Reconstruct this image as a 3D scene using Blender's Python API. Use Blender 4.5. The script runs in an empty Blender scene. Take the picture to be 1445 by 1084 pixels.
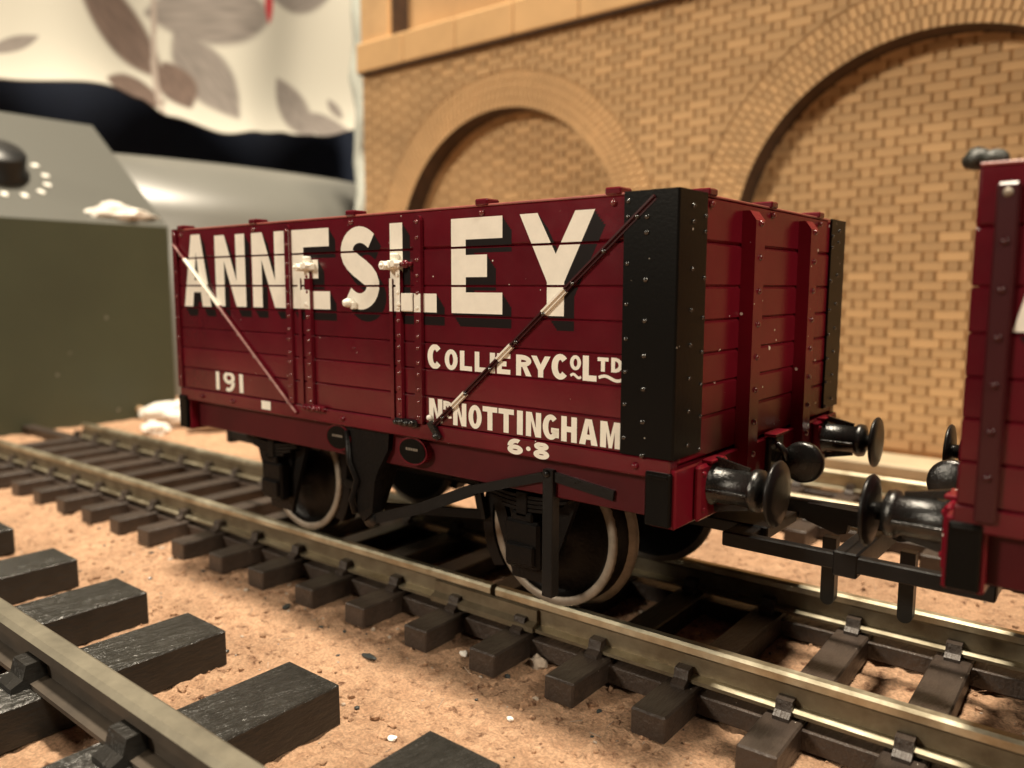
import bpy, bmesh, math, random
from mathutils import Vector, Matrix, noise
random.seed(7)
S = 0.001                      # every length below is in millimetres
scene = bpy.context.scene
COL = scene.collection

# ------------------------------------------------------------------ camera
F_PX, CAM = 1134.5, Vector((24.183, -46.337, 26.761))
YAW, PITCH, ROLL = -0.6803, -0.1194, 0.0026
fw = Vector((math.sin(YAW)*math.cos(PITCH), math.cos(YAW)*math.cos(PITCH), math.sin(PITCH)))
rt = Vector((math.cos(YAW), -math.sin(YAW), 0)); up = rt.cross(fw)
rt, up = rt*math.cos(ROLL)+up*math.sin(ROLL), -rt*math.sin(ROLL)+up*math.cos(ROLL)
cd = bpy.data.cameras.new('camera'); co = bpy.data.objects.new('camera', cd); COL.objects.link(co)
cd.sensor_fit = 'HORIZONTAL'; cd.sensor_width = 36.0; cd.lens = 36*F_PX/1445
cd.clip_start = 0.002; cd.clip_end = 20
m = Matrix((rt, up, -fw)).transposed().to_4x4(); m.translation = CAM*S
co.matrix_world = m
cd.dof.use_dof = True; cd.dof.focus_distance = 0.060; cd.dof.aperture_fstop = 41
scene.camera = co
def to_px(P):
    d = Vector(P)-CAM; z = d.dot(fw)
    return (722.5+F_PX*d.dot(rt)/z, 542-F_PX*d.dot(up)/z, z)

# ------------------------------------------------------------------ light
w = bpy.data.worlds.new('World'); scene.world = w; w.use_nodes = True
w.node_tree.nodes['Background'].inputs[0].default_value = (1.0, 0.86, 0.70, 1)
w.node_tree.nodes['Background'].inputs[1].default_value = 0.03
def area_lamp(name, loc, target, size, watts, color):
    ld = bpy.data.lights.new(name, 'AREA'); ld.shape = 'DISK'; ld.size = size*S; ld.energy = watts; ld.color = color
    o = bpy.data.objects.new(name, ld); COL.objects.link(o)
    o.location = Vector(loc)*S
    o.rotation_euler = (Vector(target)-Vector(loc)).to_track_quat('-Z', 'Y').to_euler()
    return o
area_lamp('ceiling_lamp', (-24, 42, 900), (-24, 20, 0), 90, 17.0, (1.0, 0.87, 0.68))
area_lamp('room_lamp', (-330, -600, 330), (-40, 30, 20), 130, 3.5, (1.0, 0.88, 0.70))
area_lamp('side_fill', (560, -160, 520), (-10, 20, 20), 130, 3.0, (1.0, 0.87, 0.68))  # added fill, stands in for ambient room light on the wagon end
scene.view_settings.view_transform = 'Standard'; scene.view_settings.look = 'None'
scene.view_settings.exposure = 0.18; scene.view_settings.gamma = 1.0

# ------------------------------------------------------------------ materials
def mat(name, color, rough=0.5, metal=0.0, var=0.0, var_scale=0.3, bump=0.0, bump_scale=3.0, bump_stretch=(1, 1, 1),
        dust=0.0, dust_scale=0.9, dust_col=(0.75, 0.68, 0.6), color2=None, rnd=0.0, spec=0.5, rough_var=0.0, bump_dist=0.15, coat=0.0):
    mt = bpy.data.materials.new(name); mt.use_nodes = True; nt = mt.node_tree; b = nt.nodes['Principled BSDF']
    N = nt.nodes.new; L = nt.links.new
    b.inputs['Base Color'].default_value = (*color, 1); b.inputs['Roughness'].default_value = rough
    b.inputs['Metallic'].default_value = metal; b.inputs['Specular IOR Level'].default_value = spec
    b.inputs['Coat Weight'].default_value = coat
    tc = N('ShaderNodeTexCoord')
    sock = None
    if var or color2:
        n = N('ShaderNodeTexNoise'); n.inputs['Scale'].default_value = var_scale/S; n.inputs['Detail'].default_value = 6; n.inputs['Roughness'].default_value = 0.65
        L(tc.outputs['Object'], n.inputs['Vector'])
        r = N('ShaderNodeValToRGB'); e = r.color_ramp.elements
        c2 = color2 or tuple(c*(1-var) for c in color)
        e[0].position, e[1].position = 0.34, 0.66
        e[0].color = (*c2, 1); e[1].color = (*(tuple(min(1, c*(1+var*0.5)) for c in color)), 1)
        L(n.outputs['Fac'], r.inputs['Fac']); sock = r.outputs['Color']
    if rnd:
        oi = N('ShaderNodeObjectInfo'); mr = N('ShaderNodeMapRange'); mr.inputs['To Min'].default_value = 1-rnd; mr.inputs['To Max'].default_value = 1+rnd
        L(oi.outputs['Random'], mr.inputs['Value'])
        mx = N('ShaderNodeMix'); mx.data_type = 'RGBA'; mx.blend_type = 'MULTIPLY'; mx.inputs['Factor'].default_value = 1
        if sock: L(sock, mx.inputs['A'])
        else: mx.inputs['A'].default_value = (*color, 1)
        L(mr.outputs['Result'], mx.inputs['B']); sock = mx.outputs['Result']
    if dust:
        v = N('ShaderNodeTexVoronoi'); v.inputs['Scale'].default_value = dust_scale/S; v.inputs['Randomness'].default_value = 1
        L(tc.outputs['Object'], v.inputs['Vector'])
        n2 = N('ShaderNodeTexNoise'); n2.inputs['Scale'].default_value = 0.35/S; L(tc.outputs['Object'], n2.inputs['Vector'])
        lim = N('ShaderNodeMapRange'); lim.inputs['From Min'].default_value = 0.4; lim.inputs['From Max'].default_value = 0.75
        lim.inputs['To Min'].default_value = 0.0; lim.inputs['To Max'].default_value = 0.16*dust
        L(n2.outputs['Fac'], lim.inputs['Value'])
        lt = N('ShaderNodeMath'); lt.operation = 'LESS_THAN'; L(v.outputs['Distance'], lt.inputs[0]); L(lim.outputs['Result'], lt.inputs[1])
        mx = N('ShaderNodeMix'); mx.data_type = 'RGBA'; L(lt.outputs[0], mx.inputs['Factor'])
        if sock: L(sock, mx.inputs['A'])
        else: mx.inputs['A'].default_value = (*color, 1)
        mx.inputs['B'].default_value = (*dust_col, 1); sock = mx.outputs['Result']
    if sock: L(sock, b.inputs['Base Color'])
    if rough_var:
        n3 = N('ShaderNodeTexNoise'); n3.inputs['Scale'].default_value = 0.5/S; n3.inputs['Detail'].default_value = 5; L(tc.outputs['Object'], n3.inputs['Vector'])
        mr = N('ShaderNodeMapRange'); mr.inputs['To Min'].default_value = max(0.02, rough-rough_var); mr.inputs['To Max'].default_value = min(1, rough+rough_var)
        L(n3.outputs['Fac'], mr.inputs['Value']); L(mr.outputs['Result'], b.inputs['Roughness'])
    if bump:
        mp = N('ShaderNodeMapping'); mp.inputs['Scale'].default_value = bump_stretch; L(tc.outputs['Object'], mp.inputs['Vector'])
        n = N('ShaderNodeTexNoise'); n.inputs['Scale'].default_value = bump_scale/S; n.inputs['Detail'].default_value = 5; n.inputs['Roughness'].default_value = 0.6
        L(mp.outputs['Vector'], n.inputs['Vector'])
        bp = N('ShaderNodeBump'); bp.inputs['Strength'].default_value = bump; bp.inputs['Distance'].default_value = bump_dist*S
        L(n.outputs['Fac'], bp.inputs['Height']); L(bp.outputs['Normal'], b.inputs['Normal'])
    return mt

M = dict(
    maroon=mat('maroon_paint', (0.104, 0.0052, 0.0115), 0.20, var=0.22, var_scale=0.10, bump=0.25, bump_scale=2.5, dust=0.42, dust_scale=0.95, rnd=0.10, rough_var=0.07, bump_dist=0.03, spec=0.45),
    maroon_end=mat('maroon_end_paint', (0.145, 0.0068, 0.0150), 0.22, var=0.16, var_scale=0.12, bump=0.3, bump_scale=2.5, dust=1.2, dust_scale=0.75, rough_var=0.08, bump_dist=0.03, spec=0.16),
    white=mat('cream_print', (0.84, 0.80, 0.71), 0.45, var=0.06, var_scale=0.8, bump=0.35, bump_scale=2.2, bump_dist=0.03),
    shade=mat('black_print', (0.008, 0.005, 0.005), 0.42, spec=0.12),
    black=mat('black_plastic', (0.008, 0.0075, 0.0075), 0.34, bump=0.35, bump_scale=3.0, rough_var=0.14, bump_dist=0.05, spec=0.3),
    plate=mat('black_plate', (0.0045, 0.004, 0.0035), 0.30, bump=0.3, bump_scale=4.0, dust=0.5, dust_scale=0.8, dust_col=(0.5, 0.45, 0.38), bump_dist=0.03, spec=0.12),
    rivet=mat('rivet_black', (0.012, 0.011, 0.010), 0.22, spec=1.0, coat=0.6),
    rivet_red=mat('rivet_maroon', (0.14, 0.012, 0.016), 0.22, spec=0.9, coat=0.5),
    strap_glint=mat('strap_painted_glint', (0.42, 0.26, 0.24), 0.4, var=0.4, var_scale=0.5, color2=(0.2, 0.06, 0.06)),  # pinkish tone paints the highlight on the left diagonal's rib
    sole_shaded=mat('solebar_painted_shade', (0.066, 0.0042, 0.0070), 0.42, var=0.3, var_scale=0.12, bump=0.25, bump_scale=2.5, bump_dist=0.03, spec=0.25),  # maroon darkened to paint in the shade on the recessed solebar
    rim_lit=mat('rim_painted_highlight', (0.32, 0.085, 0.07), 0.4, var=0.3, var_scale=0.4),  # lighter red paints the lit edge line of the rim
    strap=mat('dark_strap', (0.042, 0.006, 0.008), 0.3, spec=0.4),
    rail_fg=mat('rail_dull_top', (0.20, 0.18, 0.135), 0.45, metal=0.4, var=0.3, var_scale=0.25, bump=0.3, bump_scale=1.5, bump_stretch=(.2, 1, 1), bump_dist=0.08),
    rail_fg_side=mat('rail_dull_side', (0.05, 0.038, 0.027), 0.6, var=0.3, var_scale=0.3),
    gloss=mat('black_metal', (0.008, 0.0075, 0.007), 0.26, bump=0.8, bump_scale=5, rough_var=0.1, spec=0.6, bump_dist=0.05),
    under=mat('underframe_black', (0.0035, 0.003, 0.0028), 0.4, var=0.4, var_scale=0.3, color2=(0.006, 0.0045, 0.004), bump=0.4, bump_scale=2.5, spec=0.15),
    rim=mat('wheel_rim_metal', (0.27, 0.23, 0.185), 0.52, metal=0.35, var=0.25, var_scale=0.8, bump=0.25, bump_scale=4),
    rail=mat('rail_nickel', (0.62, 0.575, 0.44), 0.44, metal=1.0, var=0.3, var_scale=0.25, color2=(0.36, 0.31, 0.215), bump=0.35, bump_scale=1.6, bump_stretch=(0.12, 1, 1), rough_var=0.14, bump_dist=0.05),
    rail_side=mat('rail_tarnish', (0.165, 0.135, 0.09), 0.5, metal=0.5, var=0.4, var_scale=0.35, color2=(0.11, 0.083, 0.05), bump=0.4, bump_scale=2, bump_stretch=(0.3, 1, 1), bump_dist=0.05),
    sleeper=mat('sleeper_brown', (0.044, 0.031, 0.024), 0.42, var=0.3, var_scale=0.6, bump=1.0, bump_scale=1.8, bump_stretch=(1.6, 0.35, 1), rnd=0.14, rough_var=0.1, bump_dist=0.16, dust=0.4, dust_scale=0.8),
    sleeper_big=mat('sleeper_charcoal', (0.017, 0.0155, 0.0135), 0.36, var=0.25, var_scale=0.5, bump=0.8, bump_scale=1.8, bump_stretch=(1.5, 0.5, 1.5), rnd=0.1, dust=0.7, dust_scale=0.7, rough_var=0.1, bump_dist=0.16, spec=0.45),
    sleeper_grain=mat('sleeper_charcoal_top', (0.020, 0.019, 0.0165), 0.26, var=0.25, var_scale=0.5, bump=1.0, bump_scale=1.7, bump_stretch=(1.25, 0.26, 1.25), rnd=0.1, rough_var=0.08, bump_dist=0.30, spec=0.8),
    brick=mat('laser_cut_brick', (0.575, 0.365, 0.18), 0.8, var=0.2, var_scale=0.045, rnd=0.14, bump=0.3, bump_scale=2, bump_dist=0.05),
    mortar=mat('scorched_joint', (0.44, 0.25, 0.105), 0.9, var=0.3, var_scale=0.5),
    scorch_shade=mat('scorched_edge_and_shade', (0.055, 0.027, 0.012), 0.85, var=0.4, var_scale=0.3),  # scorched cut edges; also colours the painted shadow strips
    mdf=mat('coping_mdf', (0.60, 0.375, 0.175), 0.8, var=0.1, var_scale=0.1, rnd=0.05, bump=0.2),
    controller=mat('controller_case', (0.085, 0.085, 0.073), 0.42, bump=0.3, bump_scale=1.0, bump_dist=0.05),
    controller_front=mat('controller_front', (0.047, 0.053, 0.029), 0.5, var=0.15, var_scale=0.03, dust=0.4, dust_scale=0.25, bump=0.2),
    casing=mat('grey_casing', (0.15, 0.148, 0.132), 0.36, var=0.06, var_scale=0.02),
    knob=mat('black_knob', (0.01, 0.01, 0.01), 0.4),
    tick=mat('white_tick', (0.8, 0.78, 0.72), 0.5),
    navy=mat('navy_backdrop', (0.010, 0.018, 0.042), 0.9, var=0.3, var_scale=0.02),
    tissue=mat('tissue', (0.80, 0.76, 0.70), 0.8, bump=0.6, bump_scale=0.7, bump_dist=0.4),
    pale=mat('pale_plaster', (0.62, 0.66, 0.60), 0.6, var=0.25, var_scale=0.06),
    pebble=mat('pebble', (0.42, 0.34, 0.27), 0.8, var=0.3, var_scale=0.7, bump=0.8, bump_scale=1.5),
    coal=mat('coal', (0.03, 0.032, 0.026), 0.4, var=0.4, var_scale=0.8, bump=0.9, bump_scale=1.5, bump_dist=0.3),
    wire=mat('tan_wire', (0.42, 0.27, 0.15), 0.6),
    board=mat('pale_board', (0.40, 0.33, 0.22), 0.6, var=0.2, var_scale=0.1, bump=0.2),
    flake=mat('dark_flake', (0.03, 0.035, 0.035), 0.35),
)
def cork_material():
    mt = bpy.data.materials.new('cork_sheet'); mt.use_nodes = True; nt = mt.node_tree; b = nt.nodes['Principled BSDF']
    N = nt.nodes.new; L = nt.links.new; tc = N('ShaderNodeTexCoord')
    b.inputs['Roughness'].default_value = 0.85; b.inputs['Specular IOR Level'].default_value = 0.25
    v = N('ShaderNodeTexVoronoi'); v.inputs['Scale'].default_value = 1.3/S; L(tc.outputs['Object'], v.inputs['Vector'])
    nd = N('ShaderNodeTexNoise'); nd.inputs['Scale'].default_value = 0.9/S; nd.inputs['Detail'].default_value = 4; L(tc.outputs['Object'], nd.inputs['Vector'])
    r1 = N('ShaderNodeValToRGB'); e = r1.color_ramp.elements
    e[0].position = 0.1; e[0].color = (0.54, 0.32, 0.195, 1); e[1].position = 0.9; e[1].color = (0.67, 0.42, 0.265, 1)
    L(v.outputs['Color'], r1.inputs['Fac'])
    n = N('ShaderNodeTexNoise'); n.inputs['Scale'].default_value = 0.8/S; n.inputs['Detail'].default_value = 8; n.inputs['Roughness'].default_value = 0.7; L(tc.outputs['Object'], n.inputs['Vector'])
    r2 = N('ShaderNodeValToRGB'); e = r2.color_ramp.elements
    e[0].position = 0.33; e[0].color = (0.14, 0.06, 0.03, 1); e[1].position = 0.45; e[1].color = (1, 1, 1, 1)
    L(n.outputs['Fac'], r2.inputs['Fac'])
    mx = N('ShaderNodeMix'); mx.data_type = 'RGBA'; mx.blend_type = 'MULTIPLY'; mx.inputs['Factor'].default_value = 0.85
    L(r1.outputs['Color'], mx.inputs['A']); L(r2.outputs['Color'], mx.inputs['B'])
    nf = N('ShaderNodeTexNoise'); nf.inputs['Scale'].default_value = 4.5/S; nf.inputs['Detail'].default_value = 4; L(tc.outputs['Object'], nf.inputs['Vector'])
    mf = N('ShaderNodeMapRange'); mf.inputs['From Min'].default_value = .3; mf.inputs['From Max'].default_value = .7; mf.inputs['To Min'].default_value = .68; mf.inputs['To Max'].default_value = 1.2; L(nf.outputs['Fac'], mf.inputs['Value'])
    nl = N('ShaderNodeTexNoise'); nl.inputs['Scale'].default_value = 0.12/S; nl.inputs['Detail'].default_value = 3; L(tc.outputs['Object'], nl.inputs['Vector'])
    ml = N('ShaderNodeMapRange'); ml.inputs['From Min'].default_value = .3; ml.inputs['From Max'].default_value = .7; ml.inputs['To Min'].default_value = .86; ml.inputs['To Max'].default_value = 1.1; L(nl.outputs['Fac'], ml.inputs['Value'])
    mm = N('ShaderNodeMath'); mm.operation = 'MULTIPLY'; L(mf.outputs['Result'], mm.inputs[0]); L(ml.outputs['Result'], mm.inputs[1])
    m2 = N('ShaderNodeMix'); m2.data_type = 'RGBA'; m2.blend_type = 'MULTIPLY'; m2.inputs['Factor'].default_value = 1
    L(mx.outputs['Result'], m2.inputs['A']); L(mm.outputs[0], m2.inputs['B'])
    L(m2.outputs['Result'], b.inputs['Base Color'])
    nb = N('ShaderNodeTexNoise'); nb.inputs['Scale'].default_value = 2.2/S; nb.inputs['Detail'].default_value = 8; nb.inputs['Roughness'].default_value = 0.75; L(tc.outputs['Object'], nb.inputs['Vector'])
    bp = N('ShaderNodeBump'); bp.inputs['Strength'].default_value = 1.0; bp.inputs['Distance'].default_value = 0.6*S
    L(nb.outputs['Fac'], bp.inputs['Height']); L(bp.outputs['Normal'], b.inputs['Normal'])
    return mt
M['cork'] = cork_material()

# ------------------------------------------------------------------ mesh helpers
class MB:
    """collects faces in millimetres; build() links ONE mesh object"""
    def __init__(s): s.v, s.f, s.m, s.sm = [], [], [], []
    def add(s, vs, fs, mi=0, smooth=False):
        o = len(s.v); s.v += [tuple(v) for v in vs]
        for f in fs: s.f.append([i+o for i in f]); s.m.append(mi); s.sm.append(smooth)
        return s
    def box(s, x0, x1, y0, y1, z0, z1, c=0.0, mi=0):
        if c <= 0:
            vs = [(x, y, z) for z in (z0, z1) for y in (y0, y1) for x in (x0, x1)]
            return s.add(vs, [(0, 2, 3, 1), (4, 5, 7, 6), (0, 1, 5, 4), (2, 6, 7, 3), (0, 4, 6, 2), (1, 3, 7, 5)], mi)
        c = min(c, (x1-x0)*.45, (y1-y0)*.45, (z1-z0)*.45)
        bm = bmesh.new(); bmesh.ops.create_cube(bm, size=1.0)
        for v in bm.verts:
            v.co = ((x0+x1)/2+v.co.x*(x1-x0), (y0+y1)/2+v.co.y*(y1-y0), (z0+z1)/2+v.co.z*(z1-z0))
        bmesh.ops.bevel(bm, geom=bm.edges[:], offset=c, segments=1, affect='EDGES', profile=0.5)
        s.from_bm(bm, mi); return s
    def from_bm(s, bm, mi=0, smooth=False):
        bm.verts.index_update()
        s.add([v.co[:] for v in bm.verts], [[v.index for v in f.verts] for f in bm.faces], mi, smooth); bm.free()
    def prism(s, poly, axis, a0, a1, mi=0):
        """poly: 2-D points in the two other axes (order x,y,z), extruded along axis"""
        n = len(poly)
        def P(q, a): l = [q[0], q[1]]; l.insert(axis, a); return tuple(l)
        vs = [P(q, a0) for q in poly]+[P(q, a1) for q in poly]
        fs = [tuple(range(n))[::-1], tuple(range(n, 2*n))]+[(i, (i+1) % n, n+(i+1) % n, n+i) for i in range(n)]
        return s.add(vs, fs, mi)
    def lathe(s, prof, axis, origin, seg=32, mi=0, smooth=True, a0=0, a1=2*math.pi):
        """prof: (radius, along)"""
        full = abs(a1-a0-2*math.pi) < 1e-6; k = seg if full else seg+1; vs = []
        for r, h in prof:
            for i in range(k):
                a = a0+(a1-a0)*i/seg; q = [r*math.cos(a), r*math.sin(a)]; q.insert(axis, h)
                vs.append((origin[0]+q[0], origin[1]+q[1], origin[2]+q[2]))
        fs = []
        for j in range(len(prof)-1):
            for i in range(seg):
                i2 = (i+1) % k
                fs.append((j*k+i, j*k+i2, (j+1)*k+i2, (j+1)*k+i))
        return s.add(vs, fs, mi, smooth)
    def tube(s, pts, r, seg=8, mi=0, smooth=True):
        pts = [Vector(p) for p in pts]; rings = []
        for i, p in enumerate(pts):
            t = (pts[min(i+1, len(pts)-1)]-pts[max(i-1, 0)]).normalized()
            a = t.orthogonal().normalized() if i == 0 else (rings[-1][1]-t*rings[-1][1].dot(t)).normalized()
            rings.append((p, a, t.cross(a)))
        rr = r if callable(r) else (lambda i: r)
        vs = [p+(a*math.cos(2*math.pi*k/seg)+b*math.sin(2*math.pi*k/seg))*rr(i) for i, (p, a, b) in enumerate(rings) for k in range(seg)]
        fs = [(j*seg+k, j*seg+(k+1) % seg, (j+1)*seg+(k+1) % seg, (j+1)*seg+k) for j in range(len(pts)-1) for k in range(seg)]
        fs += [tuple(range(seg))[::-1], tuple(range((len(pts)-1)*seg, len(pts)*seg))]
        return s.add(vs, fs, mi, smooth)
    def bar(s, a, b, wid, thk, wdir, mi=0):
        a, b = Vector(a), Vector(b); t = (b-a).normalized(); wv = Vector(wdir); wv = (wv-t*wv.dot(t)).normalized(); n = t.cross(wv)
        vs = [p+wv*sx*wid/2+n*sy*thk/2 for p in (a, b) for sx, sy in ((-1, -1), (1, -1), (1, 1), (-1, 1))]
        return s.add(vs, [(0, 1, 2, 3), (7, 6, 5, 4), (0, 4, 5, 1), (1, 5, 6, 2), (2, 6, 7, 3), (3, 7, 4, 0)], mi)
    def rivet(s, c, nrm, r, mi=0, h=None):
        c, nrm = Vector(c), Vector(nrm).normalized(); a = nrm.orthogonal().normalized(); b = nrm.cross(a); h = h or r*0.85; vs = []
        for rr, hh in ((r, -0.05), (r*0.92, h*0.5), (r*0.5, h*0.92)):
            vs += [c+(a*math.cos(k*math.pi/4)+b*math.sin(k*math.pi/4))*rr+nrm*hh for k in range(8)]
        vs.append(c+nrm*h)
        fs = [(j*8+k, j*8+(k+1) % 8, j*8+8+(k+1) % 8, j*8+8+k) for j in (0, 1) for k in range(8)]+[(16+k, 16+(k+1) % 8, 24) for k in range(8)]
        return s.add(vs, fs, mi, True)
    def mesh(s, name, mats, org=(0, 0, 0)):
        me = bpy.data.meshes.new(name); o = Vector(org)
        me.from_pydata([((v[0]-o.x)*S, (v[1]-o.y)*S, (v[2]-o.z)*S) for v in s.v], [], s.f)
        for mt in (mats if isinstance(mats, (list, tuple)) else [mats]): me.materials.append(M[mt] if isinstance(mt, str) else mt)
        me.polygons.foreach_set('material_index', s.m); me.polygons.foreach_set('use_smooth', s.sm)
        bm = bmesh.new(); bm.from_mesh(me); bmesh.ops.recalc_face_normals(bm, faces=bm.faces[:]); bm.to_mesh(me); bm.free()
        me.update(); return me
    def build(s, name, mats, parent=None, root=None, keep=False):
        """root: the thing whose origin the vertices are measured against"""
        if parent is None:
            org = Vector([sum(v[i] for v in s.v)/len(s.v) for i in range(2)]+[min(v[2] for v in s.v)])
        else: org = ORG[(root or parent).name]
        o = bpy.data.objects.new(name, s.mesh(name, mats, org)); COL.objects.link(o)
        if parent is None: o.location = org*S; ORG[o.name] = org
        else: o.parent = parent; ORG[o.name] = org
        return o
ORG = {}
def thing(name, loc, label, cat, group=None):
    o = bpy.data.objects.new(name, None); COL.objects.link(o); o.location = Vector(loc)*S; o.empty_display_size = 0.005
    ORG[o.name] = Vector(loc); tag(o, label, cat, group); return o
def tag(o, label=None, cat=None, group=None, kind=None):
    for k, v in (('label', label), ('category', cat), ('group', group), ('kind', kind)):
        if v: o[k] = v
    return o
def rock(c, r, seed, sub=2, flat=0.7, rough=0.35):
    bm = bmesh.new(); bmesh.ops.create_icosphere(bm, subdivisions=sub, radius=1.0)
    for v in bm.verts:
        n = 1+rough*noise.noise(v.co*1.3+Vector((seed*7.1, seed*3.3, 0)))+rough*.4*noise.noise(v.co*3.1+Vector((0, seed*5, 0)))
        v.co = Vector((c[0]+v.co.x*r[0]*n, c[1]+v.co.y*r[1]*n, c[2]+v.co.z*r[2]*n))
    return bm

# ------------------------------------------------------------------ ground: cork sheet
GZ = -5.0
def cork_height(x, y):
    h = 0.20*noise.noise((x*0.16, y*0.16, 1.7))+0.22*noise.noise((x*0.55, y*0.55, 4.2))+0.30*noise.noise((x*1.15, y*1.15, 8.1))-0.16*max(0, noise.noise((x*.8, y*1.1, 3.3))-.25)*2
    if -12 < y < 62: h += 0.10*noise.noise((x*0.9, y*0.9, 2.2))
    return h-0.12
def build_cork():
    xs = []; x = -330.0
    while x < 130: xs.append(x); x += 0.42 if -62 < x < 26 else (0.9 if -115 < x < 60 else 2.6)
    ys = []; y = -130.0
    while y < 185: ys.append(y); y += 0.42 if -32 < y < 40 else (1.2 if -45 < y < 70 else 4.0)
    nx = len(xs)
    me = bpy.data.meshes.new('ground')
    vs = [(a*S, b*S, (GZ+cork_height(a, b))*S) for b in ys for a in xs]
    fs = [(j*nx+i, j*nx+i+1, (j+1)*nx+i+1, (j+1)*nx+i) for j in range(len(ys)-1) for i in range(nx-1)]
    me.from_pydata(vs, [], fs); me.materials.append(M['cork'])
    me.polygons.foreach_set('use_smooth', [True]*len(fs))
    o = bpy.data.objects.new('ground', me); COL.objects.link(o)
    tag(o, 'tan granular cork sheet lying under all the tracks', kind='structure')
build_cork()

# ------------------------------------------------------------------ brick viaduct wall
WX0, WX1, LEDGE = -154.5, 70.0, 85.2
YF, YR = 108.0, 114.2                                   # brick faces: front layer and arch recess
ARCH = [(-9.0, 35.3, 35.0), (-104.7, 34.4, 35.4)]
RING = 8.4
wall = thing('brick_wall', ((WX0+WX1)/2, 112, GZ), 'tan laser-cut brick viaduct wall with two blind arches behind the wagons', 'wall')
def arch_z(x):
    for cx, cz, R in ARCH:
        if abs(x-cx) < R: return cz+math.sqrt(R*R-(x-cx)**2)
    return GZ-0.3
def build_wall():
    xs = set([WX0, WX1])
    x = WX0
    while x < WX1: xs.add(round(x, 3)); x += 4.0
    for cx, cz, R in ARCH:
        for i in range(73):
            a = math.pi*i/72; xs.add(round(cx+R*0.99999*math.cos(a), 4))
        for s in (-1, 1): xs.add(round(cx+s*R*1.0001, 4))
    xs = sorted(v for v in xs if WX0 <= v <= WX1)
    f, e = MB(), MB()
    for a, b in zip(xs, xs[1:]):
        za, zb = arch_z(a), arch_z(b)
        y0, y1 = YF+0.38, YR+0.38
        f.add([(a, y0, za), (b, y0, zb), (b, y0, LEDGE), (a, y0, LEDGE)], [(0, 1, 2, 3)])
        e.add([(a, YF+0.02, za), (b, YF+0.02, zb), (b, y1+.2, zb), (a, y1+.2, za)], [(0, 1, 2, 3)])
    f.build('front_layer', 'mortar', wall); e.build('arch_edge', 'scorch_shade', wall)
    MB().box(WX0+.1, WX1, YR+0.38, YR+3.5, GZ-.3, LEDGE).build('recess_layer', 'mortar', wall)
    MB().box(WX0, WX0+.8, YF+0.6, YR+3.4, GZ-.3, LEDGE-.1).build('end_edge', 'scorch_shade', wall)
    # Flemish bond
    P, C, HD, GAP, BED = 7.75, 1.7345, 2.2, 0.50, 0.10
    cand, cut = [], MB()
    def clip(poly, n, d):                               # keep n.p >= d
        out = []
        for i, p in enumerate(poly):
            q = poly[(i+1) % len(poly)]; a, b = n[0]*p[0]+n[1]*p[1]-d, n[0]*q[0]+n[1]*q[1]-d
            if a >= 0: out.append(p)
            if a*b < 0: t = a/(a-b); out.append((p[0]+(q[0]-p[0])*t, p[1]+(q[1]-p[1])*t))
        return out
    def place(y, region, kmin, kmax):
        for k in range(kmin, kmax):
            z0 = 63.7-36*C+(k-0.5)*C; z1 = z0+C-BED
            off = -10.55+(0 if (k-36) % 2 == 0 else P/2)
            i0 = int((WX0-off)//P)-1
            for i in range(i0, i0+int((WX1-WX0)/P)+4):
                for a, b in ((off+i*P+GAP/2, off+i*P+HD-GAP/2), (off+i*P+HD+GAP/2, off+(i+1)*P-GAP/2)):
                    poly, whole = region(a, b, z0, z1)
                    if len(poly) < 3: continue
                    jy = y+random.uniform(-0.06, 0.05)
                    if whole: cand.append((a, b, z0, z1, jy))
                    else: cut.prism(poly, 1, jy, y+0.6)
    def front(a, b, z0, z1):
        a2, b2, z2 = max(a, WX0+.05), min(b, WX1), min(z1, LEDGE-.05)
        if b2-a2 < .2 or z2-z0 < .2: return [], False
        poly = [(a2, z0), (b2, z0), (b2, z2), (a2, z2)]; whole = a2 == a and b2 == b and z2 == z1
        mx, mz = (a2+b2)/2, (z0+z2)/2
        for cx, cz, R in ARCH:
            Ro = R+RING+0.2
            if mz < cz:
                if abs(mx-cx) < Ro+4:
                    s = 1 if mx > cx else -1; poly2 = clip(poly, (s, 0), s*cx+Ro) if s > 0 else clip(poly, (-1, 0), -cx+Ro)
                else: poly2 = poly
            else:
                d = Vector((mx-cx, mz-cz)); poly2 = poly
                if d.length < Ro+4: d.normalize(); poly2 = clip(poly, (d.x, d.y), d.x*cx+d.y*cz+Ro)
            if len(poly2) != len(poly) or any(abs(p[0]-q[0])+abs(p[1]-q[1]) > 1e-6 for p, q in zip(poly, poly2)): whole = False
            poly = poly2
            if len(poly) < 3: return [], False
        return poly, whole
    def recess(a, b, z0, z1):
        for cx, cz, R in ARCH:
            mx, mz = (a+b)/2, (z0+z1)/2
            if abs(mx-cx) < R+3 and (mz < cz or math.hypot(mx-cx, mz-cz) < R+3) and b < WX1:
                return [(a, z0), (b, z0), (b, z1), (a, z1)], True
        return [], False
    place(YF, front, -2, 50); place(YR, recess, -2, 44)
    def seen(x, y, z):
        u, v, d = to_px((x, y, z))
        if not (0 < u < 1445 and 0 < v < 1084): return 0
        if 245 < u < 1000 and v > 325-(u-245)*0.08: return 0
        if 1000 <= u < 1192 and v > 265+(u-1000)*0.25: return 0
        if u > 1350 and v > 235: return 0
        if y > YF+1:                                     # hidden behind the arch edge?
            t = (YF-CAM.y)/(y-CAM.y); X, Zz = CAM.x+(x-CAM.x)*t, CAM.z+(z-CAM.z)*t
            if not any(math.hypot(X-cx, max(0, Zz-cz)) < R for cx, cz, R in ARCH): return 0
        return 1/d
    sc = []
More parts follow.
